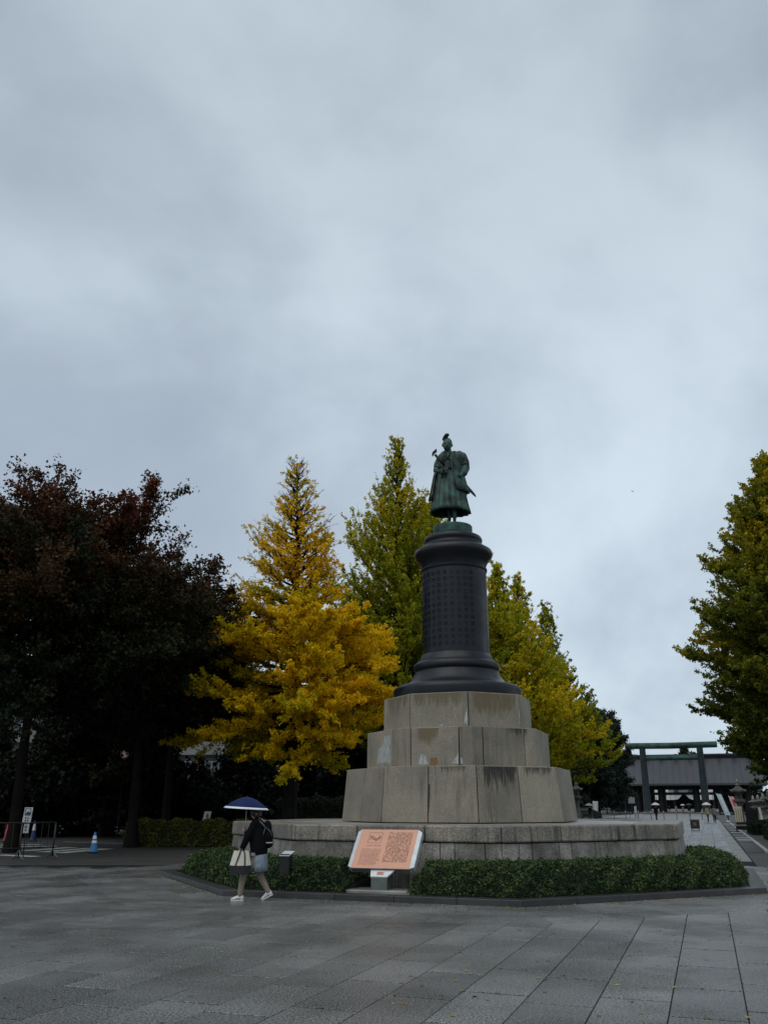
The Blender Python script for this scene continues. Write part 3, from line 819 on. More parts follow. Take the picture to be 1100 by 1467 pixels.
j.rings([wr(515, 620, 372, .075), wr(490, 645, 405, .16), wr(465, 670, 450, .215), wr(452, 690, 540, .225), wr(462, 705, 640, .23), wr(480, 718, 740, .235), wr(492, 712, 812, .215), wr(500, 704, 838, .20)])
j.limb([w(555, 432, -.18), w(468, 590, -.20), w(398, 742, -.17)], [.078, .072, .055], 12)
j.limb([w(555, 432, .18), w(500, 615, .19), w(420, 560, .09)], [.078, .07, .05], 12)
j.limb([w(560, 385, .0), w(600, 380, 0)], [.07, .065])
j.build('jacket', JACK, wom, remesh=.014)
MB().rings([wr(497, 600, 800, .232), wr(495, 602, 838, .228)], False, False).build('jacket_band', mat('grey_band', (.22, .22, .22), .8), wom, smooth=True)
MB().rings([wr(512, 706, 800, .195), wr(514, 712, 880, .205, p=.02), wr(520, 718, 960, .212, p=.035), wr(524, 724, 1030, .215, p=.045)], True, False).build('skirt', DENIM, wom, smooth=True, solid=.006)
lg = MB(); lg.limb([w(590, 880, -.08), w(425, 1055, -.08), w(402, 1170, -.08), w(386, 1312, -.08)], [.10, .072, .060, .046], 14)
lg.build('leg_knit', LEGG, wom, remesh=.01)
lg = MB(); lg.limb([w(605, 880, .08), w(612, 1065, .08), w(665, 1165, .08), w(740, 1285, .08)], [.10, .072, .060, .046], 14)
lg.build('leg_knit', LEGG, wom, remesh=.01)
def shoe(c, ang, parent):
    R = Matrix.Rotation(ang, 3, 'Y')
    def T(x, y, z): return c + R @ Vector((x, y, z))
    s = MB()
    rg = []
    for x, wd, h0, h1 in ((.075, .026, .0, .075), (.06, .034, 0, .085), (.03, .038, 0, .095), (-.02, .041, 0, .088), (-.07, .045, 0, .064), (-.115, .043, 0, .048), (-.145, .028, .002, .034), (-.155, .012, .006, .02)):
        rg.append([T(x, wd * math.cos(a) * (1 if math.sin(a) < .3 else .75), h0 + (h1 - h0) * (.5 + .5 * math.sin(a))) for a in [2 * math.pi * i / 16 for i in range(16)]])
    o = s.rings(rg).build('shoe', SHOE, parent, smooth=True)
    for k in range(3):
        x = .0 - .028 * k
        for sy in (-1,):
            st = MB(); st.add([T(x, sy * .0415, .015), T(x - .011, sy * .0425, .015), T(x + .012, sy * .034, .056), T(x + .023, sy * .034, .058)], [(0, 1, 2, 3)])
            st.build('shoe_stripe', M['black'], o, solid=.003)
    so = MB().rings([[T(x, wd * sg, z) for sg, z in ((-1, -.012), (1, -.012), (1, .006), (-1, .006))] for x, wd in ((.078, .024), (.04, .038), (-.07, .044), (-.125, .04), (-.157, .012))])
    so.build('shoe_sole', SHOE, o)
    MB().tube([T(.06, -.02, .088), T(.07, 0, .088), T(.06, .02, .088)], .008, 6).build('shoe_heel_tab', M['red'] if ang else M['black'], o)
shoe(w(380, 1376, -.08), 0.0, wom)
shoe(w(748, 1340, .08), math.radians(-27), wom)
# backpack on the shoulders
bp_ = empty('backpack', 'black backpack worn by the person under the blue umbrella', 'backpack', (WX, WY, 0))
k = MB(); k.ball(w(712, 610), (.10, .15, .165), 20, 14); k.ball(w(700, 500), (.085, .13, .14), 18, 12); k.ball(w(725, 690), (.085, .14, .09))
k.build('bag_body', JACK, bp_, remesh=.012)
MB().tube([w(650, 395), w(655, 378), w(664, 395)], .012, 6).build('top_handle', M['black'], bp_, smooth=True)
GS = mat('grey_webbing', (0.11, 0.12, 0.13), .8)
MB().tube([w(590, 400, -.15), w(640, 440, -.17), w(685, 490, -.15)], .014, 6, 1.0).build('strap', GS, bp_, smooth=True)
MB().tube([w(685, 490, -.13), w(665, 560, -.15), w(655, 640, -.14)], .007, 6).build('strap', GS, bp_, smooth=True)
MB().tube([w(690, 490, -.13), w(750, 540, -.13), w(778, 610, -.10)], .006, 6).build('cord', GS, bp_, smooth=True)
MB().tube([w(700, 680, -.145), w(745, 682, -.13), w(785, 680, -.08)], .010, 6).build('trim', M['lime'], bp_, smooth=True)
# tote bag
tt = empty('tote_bag', 'cream canvas tote bag with black base and straps in the walking person\'s hand', 'tote bag', (WX, WY - .22, 0))
def tz(zx, zy, d): return w(zx, zy, d)
def panel(zyt, zyb, xt0, xt1, xb0, xb1, dt, db, n=6):
    rg = []
    for i in range(n + 1):
        f = i / n; y = zyt + (zyb - zyt) * f; a = xt0 + (xb0 - xt0) * f; bb = xt1 + (xb1 - xt1) * f; d = dt + (db - dt) * f
        sag = 6 * math.sin(math.pi * f)
        rg.append([tz(a, y, 0), tz(a + (bb - a) * .15, y + 3, -d), tz((a + bb) / 2, y + 4 - sag * .5, -d * 1.12), tz(bb - (bb - a) * .15, y + 3, -d), tz(bb, y, 0), tz(bb - (bb - a) * .15, y, d), tz((a + bb) / 2, y, d * 1.1), tz(a + (bb - a) * .15, y, d)])
    return rg
MB().rings(panel(772, 955, 296, 488, 248, 528, .035, .07), False, True).build('canvas_body', CANV, tt, smooth=True, angle=60)
MB().rings(panel(950, 1055, 247, 531, 262, 520, .075, .07, 4), True, True).build('base_panel', M['black'], tt, smooth=True, angle=60)
for d in (-1, 1):
    MB().tube([tz(330, 955, d * .083), tz(362, 860, d * .07), tz(388, 775, d * .05), tz(384, 748, d * .02)], .012, 6).build('strap', M['black'], tt)
    MB().tube([tz(455, 965, d * .083), tz(450, 860, d * .07), tz(440, 795, d * .05), tz(400, 752, d * .02)], .012, 6).build('strap', M['black'], tt)
# umbrella
um = empty('umbrella', 'navy blue umbrella with white edge held over the walking person', 'umbrella', (WX, WY, 0))
apex = w(410, 106, .03); tilt = math.radians(3.3)
Ru = Matrix.Rotation(tilt, 3, 'Y')
def uc(r, z, a): return apex + Ru @ Vector((r * math.cos(a), r * math.sin(a), z))
def can(rr, drop=0.0):
    rg = []
    for r in rr:
        row = []
        for i in range(64):
            a = 2 * math.pi * i / 64; c8 = abs(math.sin(4 * a))
            rad = r * (1 - .045 * c8 * r / .43)
            row.append(uc(rad, -.215 * (r / .43) ** 1.75 - .012 * (1 - c8) * 0 - drop, a))
        rg.append(row)
    return rg
MB().rings(can([.012, .06, .12, .18, .24, .30, .35, .395]), True, False).build('canopy', UMB, um, solid=.003, smooth=True)
MB().rings(can([.394, .432]), False, False).build('white_edge', UMBW, um, solid=.004, smooth=True)
for i in range(8):
    a = math.pi * (i + 0) / 4
    MB().tube([uc(.02, -.03, a), uc(.2, -.075, a), uc(.42, -.215, a)], .003, 5).build('rib', M['steel_dark'], um)
MB().tube([uc(0, .03, 0), uc(0, -.03, 0)], .006, 6).build('ferrule', M['black'], um)
MB().tube([uc(0, -.01, 0), w(396, 520, .05), w(393, 560, .05)], .005, 6).build('pole', M['steel'], um)
MB().tube([w(395, 490, .05), w(393, 575, .05)], .013, 8).build('grip', M['black'], um)
MB().tube([uc(.41, -.21, math.radians(200)), uc(.40, -.27, math.radians(200))], .012, 5).build('tie_strap', UMB, um)

# ================================================================== SMALL FAR PEOPLE
def far_person(label, p, coat, legs, h=1.62, face=0.0, umb=None, group=None, stride=.12, stoop=0.0, hat=None):
    t = empty('person', label, 'person', (p.x, p.y, p.z), face, group)
    k = h / 1.65
    def P(x, y, z): 
        return Vector((x * k, (y + (stoop * max(0, z - .9)) * 1.0) * k, (z - stoop * .35 * max(0, z - .9)) * k))
    b = MB(); b.ball(P(0, .02, 1.52), (.08 * k, .095 * k, .115 * k), 12, 10); b.limb([P(0, 0, 1.42), P(0, 0, 1.34)], [.05, .06])
    b.ball(P(0, .125, 1.50), (.014, .02, .02))
    b.limb([P(0, 0, 1.28), P(0, 0, 1.05), P(0, 0, .9)], [.13, .12, .14], 10)
    for s in (-1, 1):
        b.limb([P(.17 * s, 0, 1.33), P(.2 * s, .02, 1.08), P(.17 * s, .14, .95 if not (umb and s > 0) else 1.18)], [.05, .04, .03], 8)
        b.limb([P(.08 * s, 0, .88), P(.09 * s, stride * s, .47), P(.09 * s, stride * s * .9, .07)], [.08, .055, .04], 8)
        b.limb([P(.09 * s, stride * s * .9, .04), P(.09 * s, stride * s + .13, .035)], [.04, .032], 8)
    b.build('body', SKIN, t, remesh=.022)
    c = MB(); c.limb([P(0, 0, 1.30), P(0, 0, 1.1), P(0, 0, .86)], [.165, .175, .185], 12)
    for s in (-1, 1): c.limb([P(.16 * s, 0, 1.32), P(.215 * s, .02, 1.08), P(.18 * s, .11, .98 if not (umb and s > 0) else 1.15)], [.075, .065, .05], 8)
    c.build('coat', coat, t, remesh=.03)
    l = MB()
    for s in (-1, 1): l.limb([P(.08 * s, 0, .86), P(.09 * s, stride * s, .47), P(.09 * s, stride * s * .9, .10)], [.10, .075, .06], 8)
    l.build('trousers', legs, t, remesh=.025)
    hh = MB(); hh.ball(P(0, -.005, 1.55), (.088 * k, .10 * k, .105 * k), 12, 8); hh.build('hair', hat or HAIR, t, smooth=True)
    if umb:
        u = empty('umbrella', umb[0], 'umbrella', (p.x, p.y, p.z), face)
        rg = []
        for r in (.01, .15, .3, .42, .5):
            rg.append([(r * math.cos(a) + .05, r * math.sin(a) + .1, 1.98 * k - .26 * (r / .5) ** 1.7 - .02 * (i % 3 == 0) * r) for i, a in enumerate([2 * math.pi * q_ / 24 for q_ in range(24)])])
        MB().rings(rg, True, False).build('canopy', umb[1], u, smooth=True, solid=.01)
        MB().tube([(.05, .1, 1.98 * k), (.12, .12, 1.1 * k)], .012, 5).build('pole', M['black'], u)
    return t
# ================================================================== TREES
def tubes_mesh(name, paths, m, parent, n=5):
    vs, fs = [], []
    base = 0
    for pts, rad in paths:
        pts = np.asarray(pts); k = len(pts)
        t = np.gradient(pts, axis=0); t = unit(t)
        ref = np.array([0.31, 0.95, 0.05]) if abs(t[0][2]) > .8 else np.array([0, 0, 1.0])
        a = unit(np.cross(t, ref)); b = np.cross(t, a)
        ang = np.arange(n) * 2 * np.pi / n
        r = np.asarray(rad)[:, None, None]
        R = pts[:, None, :] + r * (a[:, None, :] * np.cos(ang)[None, :, None] + b[:, None, :] * np.sin(ang)[None, :, None])
        vs.append(R.reshape(-1, 3))
        i = np.arange(k - 1)[:, None] * n + np.arange(n)[None, :]
        j = np.arange(k - 1)[:, None] * n + (np.arange(n)[None, :] + 1) % n
        fs.append(np.stack([i, j, j + n, i + n], -1).reshape(-1, 4) + base)
        base += k * n
    V = np.concatenate(vs); Fc = np.concatenate(fs)
    me = bpy.data.meshes.new(name)
    me.vertices.add(len(V)); me.vertices.foreach_set('co', V.astype(np.float32).ravel())
    me.loops.add(Fc.size); me.loops.foreach_set('vertex_index', Fc.ravel().astype(np.int32))
    me.polygons.add(len(Fc)); me.polygons.foreach_set('loop_start', np.arange(0, Fc.size, 4, dtype=np.int32))
    me.update(calc_edges=True); me.materials.append(m)
    o = bpy.data.objects.new(name, me); link(o, parent)
    me.polygons.foreach_set('use_smooth', np.ones(len(Fc), bool))
    return o

def tree(name, label, loc, H, prof, m_leaf, n_prim=70, z0=2.5, elev=(5, 55), twig_n=9, leaf_n=12, leaf=.13, group=None,
         trunk_r=.35, plume=.5, droop=0.0, sec_step=.38, tint_fn=None, seed=1, side=.9, up_tw=.35, sleeve=.10, keep=None, wig=.05, lean=(0, 0), view_only=None, bare=None, trunk_top=.99, tj=.55, tl=(.22, .5), lsz=None):
    """tapered trunk, limbs that reach to the crown profile, side shoots, twigs and leaves along the twigs"""
    g = np.random.default_rng(seed)
    t = empty(name, label, 'tree', (loc[0], loc[1], 0), 0, group)
    K = 16
    zs = np.linspace(0, H * trunk_top, K)
    wob_ = np.cumsum(g.normal(0, .045 * H / 20, (K, 2)), 0) * np.linspace(0, 1, K)[:, None]
    tr = np.stack([wob_[:, 0] + lean[0] * (zs / H) ** 1.3, wob_[:, 1] + lean[1] * (zs / H) ** 1.3, zs], 1)
    tr_r = trunk_r * np.clip(1 - zs / H, 0.03, 1) ** .85; tr_r[0] *= 1.5
    paths = [(tr, tr_r)]
    tw0, tw1, tw_t = [], [], []
    pz = np.array([p[0] for p in prof]); pr = np.array([p[1] for p in prof])
    for i in range(n_prim):
        f = (i + g.uniform(0, 1)) / n_prim
        zt = z0 + (H * trunk_top - z0) * f ** .92
        az = i * 2.39996 + g.uniform(-.4, .4)
        e = math.radians(elev[0] + (elev[1] - elev[0]) * f + g.uniform(-8, 8))
        R = max(.25, float(np.interp(zt, pz, pr)))
        for _ in range(3): R = max(.25, float(np.interp(zt + R * math.tan(e) * .8, pz, pr)))
        R *= g.uniform(.74, 1.12)
        if keep is not None:
            R *= keep(az, zt)
        if R < .15: continue
        n = 9; s = np.linspace(0, 1, n)
        x0, y0 = np.interp(zt, zs, tr[:, 0]), np.interp(zt, zs, tr[:, 1])
        h = s ** .9 * R; dz = R * math.tan(e) * s ** 1.25 - droop * R * s ** 2
        w_ = np.cumsum(g.normal(0, wig * R / 3, (n, 3)), 0) * s[:, None]
        P = np.stack([x0 + h * math.cos(az), y0 + h * math.sin(az), zt + dz], 1) + w_
        br = trunk_r * .30 * (1 - .55 * f)
        paths.append((P, np.maximum(br * (1 - s) ** .9, .008)))
        bt = g.normal(0, 1)
        L = np.linalg.norm(np.diff(P, axis=0), axis=1).sum()
        ns = max(3, int(L / sec_step))
        for q_ in range(ns):
            ss = .16 + .84 * (q_ + g.uniform(0, 1)) / ns
            k = min(n - 2, int(ss * (n - 1))); fr = ss * (n - 1) - k
            p0 = P[k] * (1 - fr) + P[k + 1] * fr; d = unit(P[k + 1] - P[k])
            sd = np.cross(d, [0, 0, 1.0]); sd = sd / (np.linalg.norm(sd) + 1e-6) * (1 if q_ % 2 else -1)
            dd = unit(d * .9 + sd * side * g.uniform(.3, 1.1) + np.array([0, 0, up_tw * g.uniform(-.3, 1.6)]) + g.normal(0, .18, 3))
            ln = plume * (.45 + .75 * (1 - abs(ss - .45))) * min(1.0, .35 + R / 3.5) * g.uniform(.6, 1.25)
            p1 = p0 + dd * ln * .55; p2 = p1 + unit(dd + np.array([0, 0, up_tw * .6 - droop * .6]) + g.normal(0, .12, 3)) * ln * .5
            paths.append((np.array([p0, p1, p2]), [max(.01, br * .22), .009, .004]))
            m_ = twig_n
            u = g.uniform(0, 1, m_)[:, None]
            q0 = np.where(u < .5, p0 + (p1 - p0) * u * 2, p1 + (p2 - p1) * (u * 2 - 1))
            q0[0] = p1; q0[1] = p2
            td = unit(unit(p2 - p0)[None, :] * .9 + g.normal(0, tj, (m_, 3)) + np.array([0, 0, up_tw]))
            q1 = q0 + td * (ln * g.uniform(tl[0], tl[1], m_))[:, None]
            tw0.append(q0); tw1.append(q1); tw_t.append(np.full(m_, bt) + g.normal(0, .35))
    A = np.concatenate(tw0); B = np.concatenate(tw1); T = np.concatenate(tw_t)
    if bare is not None:
        kp = g.uniform(0, 1, len(A)) > bare(A); A2, B2, T2 = A[kp], B[kp], T[kp]
    else: A2, B2, T2 = A, B, T
    if bare is not None:
        sel = np.where(g.uniform(0, 1, len(A)) < .5)[0]
        for i_ in sel: 
            if A[i_][2] > H * .55: paths.append((np.array([A[i_], (A[i_] + B[i_]) / 2 + g.normal(0, .03, 3), B[i_]]), [.008, .006, .004]))
    tubes_mesh('trunk', paths, M['bark'], t)
    N = len(A2)
    u = g.uniform(0, 1.08, (N, leaf_n, 1))
    c = A2[:, None, :] + (B2 - A2)[:, None, :] * u + g.normal(0, sleeve, (N, leaf_n, 3)) * np.array([1, 1, .8])
    c = c.reshape(-1, 3); tt_ = np.repeat(T2, leaf_n) + g.normal(0, .4, N * leaf_n)
    tint = tint_fn(c, tt_) if tint_fn else .5 + .18 * tt_
    if view_only is not None:
        kp = view_only(c); c = c[kp]; tint = tint[kp]
    leaves('crown', c, leaf, np.clip(tint, 0, 1), m_leaf, t, up=.5)
    return len(c)

def leafmat(name, stops, transl=.3, rough=.55, spec=.12):
    return mat(name, (0, 0, 0), rough, attr=('tint', stops), transl=transl, spec=spec)
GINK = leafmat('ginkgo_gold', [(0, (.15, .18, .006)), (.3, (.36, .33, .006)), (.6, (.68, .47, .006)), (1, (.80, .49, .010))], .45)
GINKG = leafmat('ginkgo_green_gold', [(0, (.08, .12, .008)), (.4, (.22, .24, .010)), (.75, (.46, .41, .012)), (1, (.66, .47, .014))], .45)
GINKO = leafmat('ginkgo_olive', [(0, (.028, .048, .007)), (.45, (.105, .125, .011)), (.8, (.28, .25, .013)), (1, (.46, .34, .015))], .4)
ZELK = leafmat('zelkova', [(0, (.004, .008, .004)), (.4, (.018, .022, .008)), (.7, (.055, .028, .010)), (1, (.105, .027, .013))], .15)
DARK = leafmat('evergreen', [(0, (.003, .005, .004)), (.6, (.008, .012, .007)), (1, (.020, .026, .013))], .1)
CAMPH = leafmat('camphor', [(0, (.012, .022, .017)), (.6, (.030, .045, .032)), (1, (.055, .072, .045))], .1)

cnt = 0
# 1 golden ginkgo left of the monument
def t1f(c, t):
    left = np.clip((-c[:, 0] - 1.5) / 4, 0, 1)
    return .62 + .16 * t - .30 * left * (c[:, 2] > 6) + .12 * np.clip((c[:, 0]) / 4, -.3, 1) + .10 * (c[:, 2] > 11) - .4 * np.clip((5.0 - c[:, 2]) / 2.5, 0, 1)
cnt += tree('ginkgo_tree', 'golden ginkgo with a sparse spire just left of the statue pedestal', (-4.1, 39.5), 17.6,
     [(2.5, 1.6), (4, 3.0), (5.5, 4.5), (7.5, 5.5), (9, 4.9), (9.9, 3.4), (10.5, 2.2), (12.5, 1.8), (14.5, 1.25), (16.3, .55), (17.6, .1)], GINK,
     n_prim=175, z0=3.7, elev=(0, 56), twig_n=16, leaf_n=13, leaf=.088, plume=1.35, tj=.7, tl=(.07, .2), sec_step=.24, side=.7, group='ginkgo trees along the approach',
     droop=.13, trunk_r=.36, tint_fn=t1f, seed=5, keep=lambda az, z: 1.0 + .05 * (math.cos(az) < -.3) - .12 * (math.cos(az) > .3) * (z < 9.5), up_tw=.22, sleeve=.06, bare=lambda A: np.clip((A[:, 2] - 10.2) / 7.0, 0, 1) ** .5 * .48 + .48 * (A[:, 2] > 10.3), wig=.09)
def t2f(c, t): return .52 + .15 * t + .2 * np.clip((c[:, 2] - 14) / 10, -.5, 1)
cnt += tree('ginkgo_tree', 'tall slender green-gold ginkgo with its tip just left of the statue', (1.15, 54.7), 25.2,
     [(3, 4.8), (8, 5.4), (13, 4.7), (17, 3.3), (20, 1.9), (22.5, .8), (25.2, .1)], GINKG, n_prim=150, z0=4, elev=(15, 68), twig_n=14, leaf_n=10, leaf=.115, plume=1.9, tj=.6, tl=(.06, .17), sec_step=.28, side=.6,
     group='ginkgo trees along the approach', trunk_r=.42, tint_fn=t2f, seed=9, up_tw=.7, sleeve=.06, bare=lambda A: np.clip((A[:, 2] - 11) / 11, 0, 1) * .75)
for (lb, v, u, H, sd, tb) in (('green-gold ginkgo whose crown shows close behind the statue\'s left side', -11, 35, 22.8, 21, .55),
                              ('yellow-green ginkgo showing right beside the black column', -11, 57.0, 23.2, 22, .62),
                              ('yellow-green ginkgo with a thin pale tip right of the column', -11, 69, 25.0, 23, .68),
                              ('greener ginkgo farthest right of the row behind the pedestal', -11, 88, 26.0, 24, .35)):
    tb += .12; p = S(v, u)
    cnt += tree('ginkgo_tree', lb, (p.x, p.y), H, [(3.5, 3.2), (6, 5.4), (8, 6.5), (11, 5.2), (15, 3.4), (19, 1.7), (H - 2, .8), (H, .1)], GINKG, n_prim=120, z0=4.4,
         elev=(8, 66), twig_n=12, leaf_n=8, leaf=.20, plume=2.2, tj=.6, tl=(.07, .18), sec_step=.42, side=.6, group='ginkgo trees along the approach', trunk_r=.4,
         tint_fn=lambda c, t, tb=tb: tb + .16 * t - .10 * (c[:, 2] > 14), seed=sd, up_tw=.6, sleeve=.09, bare=lambda A: np.clip((A[:, 2] - 11) / 10, 0, 1) * .72)
# right-hand row
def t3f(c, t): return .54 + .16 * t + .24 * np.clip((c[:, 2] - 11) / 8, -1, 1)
p = S(11.6, 30)
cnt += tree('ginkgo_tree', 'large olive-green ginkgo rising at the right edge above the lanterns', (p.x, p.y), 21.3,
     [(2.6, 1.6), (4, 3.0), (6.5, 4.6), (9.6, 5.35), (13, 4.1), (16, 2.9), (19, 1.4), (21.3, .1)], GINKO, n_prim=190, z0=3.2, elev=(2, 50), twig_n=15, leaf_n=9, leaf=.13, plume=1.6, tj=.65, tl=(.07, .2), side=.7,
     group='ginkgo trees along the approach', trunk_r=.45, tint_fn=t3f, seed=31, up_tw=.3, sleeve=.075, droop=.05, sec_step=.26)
p = S(13.5, 52)
cnt += tree('ginkgo_tree', 'dark green ginkgo behind the large one at the right edge', (p.x, p.y), 20,
     [(3, 2.2), (5, 4.2), (8, 5.6), (12, 4.4), (16, 2.6), (20, .1)], GINKO, n_prim=110, z0=3.4, elev=(4, 52), twig_n=8, leaf_n=10, leaf=.22, plume=1.4,
     group='ginkgo trees along the approach', trunk_r=.4, tint_fn=lambda c, t: .3 + .15 * t, seed=32, up_tw=.3, sleeve=.12)
# evergreens
p = S(-8.9, 112)
cnt += tree('evergreen_tree', 'round dark evergreen between the ginkgo row and the bronze gateway', (p.x, p.y), 16.8,
     [(1, 3.4), (5, 4.6), (9, 4.7), (12.5, 3.7), (15, 2.1), (16.8, .5)], CAMPH, n_prim=150, z0=1.6, elev=(5, 60), trunk_top=.85, twig_n=10, leaf_n=14, leaf=.22, plume=1.1, seed=41, up_tw=.2, sleeve=.22, sec_step=.45)
p = S(-15.5, 108)
cnt += tree('evergreen_tree', 'broad dark evergreen behind the right end of the ginkgo row', (p.x, p.y), 19,
     [(1, 6), (6, 7.5), (12, 6.5), (16, 4), (19, .3)], CAMPH, n_prim=80, z0=1.2, elev=(5, 60), twig_n=9, leaf_n=12, leaf=.35, plume=1.6, seed=42, up_tw=.2, sleeve=.28, sec_step=.7)
# left: russet zelkovas and the dark grove
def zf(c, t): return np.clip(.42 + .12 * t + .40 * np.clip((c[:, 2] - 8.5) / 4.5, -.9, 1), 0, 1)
def W(px, Y): return (px - 550) / F * (Y * math.cos(TH))
zd = [('zelkova_tree', 'biggest russet-topped tree at the left edge', W(24, 35), 35, 15.3, [(4, 4.6), (7, 5.5), (10, 5.5), (12.5, 4.3), (14.5, 2.6), (15.3, .6)], 150, 51, .11),
      ('zelkova_tree', 'rounded russet-topped tree right of the biggest one at the left', W(192, 39), 39, 12.6, [(4.4, 2.8), (6, 3.8), (9, 3.3), (11.2, 2.4), (12.6, .5)], 115, 52, .115),
      ('broadleaf_tree', 'dark tree whose top shows just left of the golden ginkgo', W(238, 48), 48, 12.4, [(5.4, 3.0), (7, 4.2), (9, 3.7), (11.5, 2.3), (12.6, .4)], 90, 53, .14),
      ('broadleaf_tree', 'dark tree behind and between the two russet trees', W(150, 52), 52, 13.0, [(3, 3.2), (8, 4.2), (11, 3.2), (13, .5)], 80, 54, .17)]
for nm, lb, x, y, H, pf, npn, sd, lf in zd:
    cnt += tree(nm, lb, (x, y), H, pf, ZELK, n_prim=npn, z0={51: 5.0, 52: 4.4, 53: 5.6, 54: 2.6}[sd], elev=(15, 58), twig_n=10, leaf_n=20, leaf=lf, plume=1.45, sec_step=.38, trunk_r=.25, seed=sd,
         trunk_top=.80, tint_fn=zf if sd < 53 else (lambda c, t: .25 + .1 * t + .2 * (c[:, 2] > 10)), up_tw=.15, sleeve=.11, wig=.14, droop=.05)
fill = [(-20, 52, 5.0, 'dark evergreen at the far left behind the crossing sign'), (60, 56, 5.2, 'dark evergreen above the left end of the crossing'), (160, 54, 10.0, 'dark evergreen behind the blue cone'),
        (232, 58, 4.2, 'dark evergreen behind the left part of the low hedge'), (335, 56, 4.0, 'dark evergreen behind the arrow sign'), (405, 62, 9.5, 'dark evergreen behind the golden ginkgo\'s trunk'), (480, 60, 9.2, 'dark evergreen left of the pedestal\'s lower tier'), (560, 66, 8.5, 'dark evergreen hidden mostly behind the pedestal')]
for i, (px_, Y, H, lb) in enumerate(fill):
    cnt += tree('evergreen_tree', lb, (W(px_, Y), Y), H, [(0.2, 3.8), (3, 4.6), (6, 4.2), (8.5, 2.4), (H, .3)] if H > 7 else [(0.2, 3.4), (2, 4.2), (H * .75, 2.6), (H, .3)], DARK, n_prim=60, z0=.3, elev=(0, 55), twig_n=8, leaf_n=10, leaf=.22,
         plume=1.3, sec_step=.5, trunk_r=.25, seed=60 + i, up_tw=.1, sleeve=.2, group='dark evergreens behind the road')
for i, px_ in enumerate((-70, 20, 105, 190, 275, 360, 445, 530)):
    cnt += tree('evergreen_tree', ['leftmost', 'second', 'third', 'fourth', 'fifth', 'sixth', 'seventh', 'eighth'][i] + ' of the distant evergreens, counted from the left, behind the apartment blocks', (W(px_, 97), 97), 12.5, [(0.2, 4.2), (4, 5.2), (8, 4.6), (11, 2.4), (12.5, .3)], DARK, n_prim=55, z0=.4, elev=(0, 55), twig_n=7, leaf_n=9, leaf=.42,
         plume=1.9, sec_step=.8, trunk_r=.25, seed=160 + i, up_tw=.1, sleeve=.3, group='distant evergreens behind the apartment blocks')
print('LEAVES', cnt)

# ================================================================== SHRUBS AND HEDGES
SHRUB = leafmat('shrub_leaf', [(0, (.010, .022, .008)), (.45, (.026, .052, .016)), (.8, (.055, .088, .026)), (1, (.12, .15, .035))], .15, .4)
HEDGL = leafmat('hedge_leaf', [(0, (.026, .036, .010)), (.5, (.078, .086, .016)), (1, (.19, .18, .03))], .2)
HEDGD = leafmat('dark_hedge_leaf', [(0, (.008, .014, .007)), (1, (.022, .034, .014))], .1)
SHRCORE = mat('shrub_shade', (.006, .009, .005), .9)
# planter ring: cross section (distance from axis, height)
sec_ = [(7.28, .10), (7.24, .20), (7.16, .33), (7.02, .46), (6.84, .555), (6.6, .60), (6.3, .62), (6.05, .60), (5.97, .50), (5.97, .06)]
def gapf(s):
    """planter is cut back in front of the board (face 0)"""
    return (s > GAP0) & (s < GAP1)
GAP0, GAP1 = px_to_s(587, .2, 7.0, 0), px_to_s(501, .2, 7.0, 0)
def shrub(label, s0, s1, dens, seed):
    t = empty('shrub_bed', label, 'shrubs', (CX, CY, 0), 0, None)
    g = np.random.default_rng(seed)
    mb = MB(); ns = max(2, int((s1 - s0) * 14)); rg = []
    for i in range(ns + 1):
        s = s0 + (s1 - s0) * i / ns
        end = min(1, min(i, ns - i) / 1.2 + .5)
        rg.append([loc_(octp(s, (R - .14) * .985 if R > 6.2 else R), max(.04, (z - .11) * end)) for R, z in sec_] + [loc_(octp(s, 6.9), .04)])
    mb.rings(rg).build('shrub_shade', SHRCORE, t)
    P = np.array(sec_); d = np.linalg.norm(np.diff(P, axis=0), axis=1); cum = np.concatenate([[0], np.cumsum(d)])
    n = int(dens * (s1 - s0) * 5.2 * cum[-1])
    cs = []; 
    s = g.uniform(s0, s1, n); l = g.uniform(0, cum[-1], n) 
    R = np.interp(l, cum, P[:, 0]); z = np.interp(l, cum, P[:, 1])
    k = np.floor(s); f = s - k
    a0 = np.radians(ROT + 45 * k); a1 = np.radians(ROT + 45 * (k + 1))
    # soften the corners of the clipped mass
    X = (np.cos(a0) * (1 - f) + np.cos(a1) * f); Y = -(np.sin(a0) * (1 - f) + np.sin(a1) * f)
    rad = np.sqrt(X ** 2 + Y ** 2); rnd = 1 - .028 * (rad - .924) / .076
    lump = .030 * np.sin(s * 23 + 1.3) * np.sin(l * 6 + s * 9) + .028 * np.sin(s * 51 + l * 11) + .022 * np.sin(s * 97 - l * 17)
    jit = np.abs(g.normal(0, .03, n)) + lump * .7 - .02
    end = np.clip(np.minimum(s - s0, s1 - s) * 5.2 / .25, .55, 1)
    X = X * R * rnd; Y = Y * R * rnd; z = z * end + jit * .9
    out = np.stack([X, Y, np.zeros(n)], 1); out = unit(out); slope = (l < cum[4])
    X += out[:, 0] * jit * slope; Y += out[:, 1] * jit * slope
    c = np.stack([X, Y, z], 1)
    tint = .38 + lump * 4.6 + g.normal(0, .22, n) + .08 * np.sin(s * 7)  # hollows between lumps get darker leaves, shade put into the colour
    leaves('foliage', c, .052, np.clip(tint, 0, 1), SHRUB, t, up=.9, quad=True, out=out * .5, wid=.62)
    sp_n = n // 14    # upright fresh shoots
    i_ = g.integers(0, n, sp_n)
    leaves('young_shoots', c[i_] + np.stack([g.normal(0, .01, sp_n), g.normal(0, .01, sp_n), g.uniform(.01, .055, sp_n)], 1), .05, np.clip(tint[i_] + .28, 0, 1), SHRUB, t, up=.2, quad=True, wid=.5)
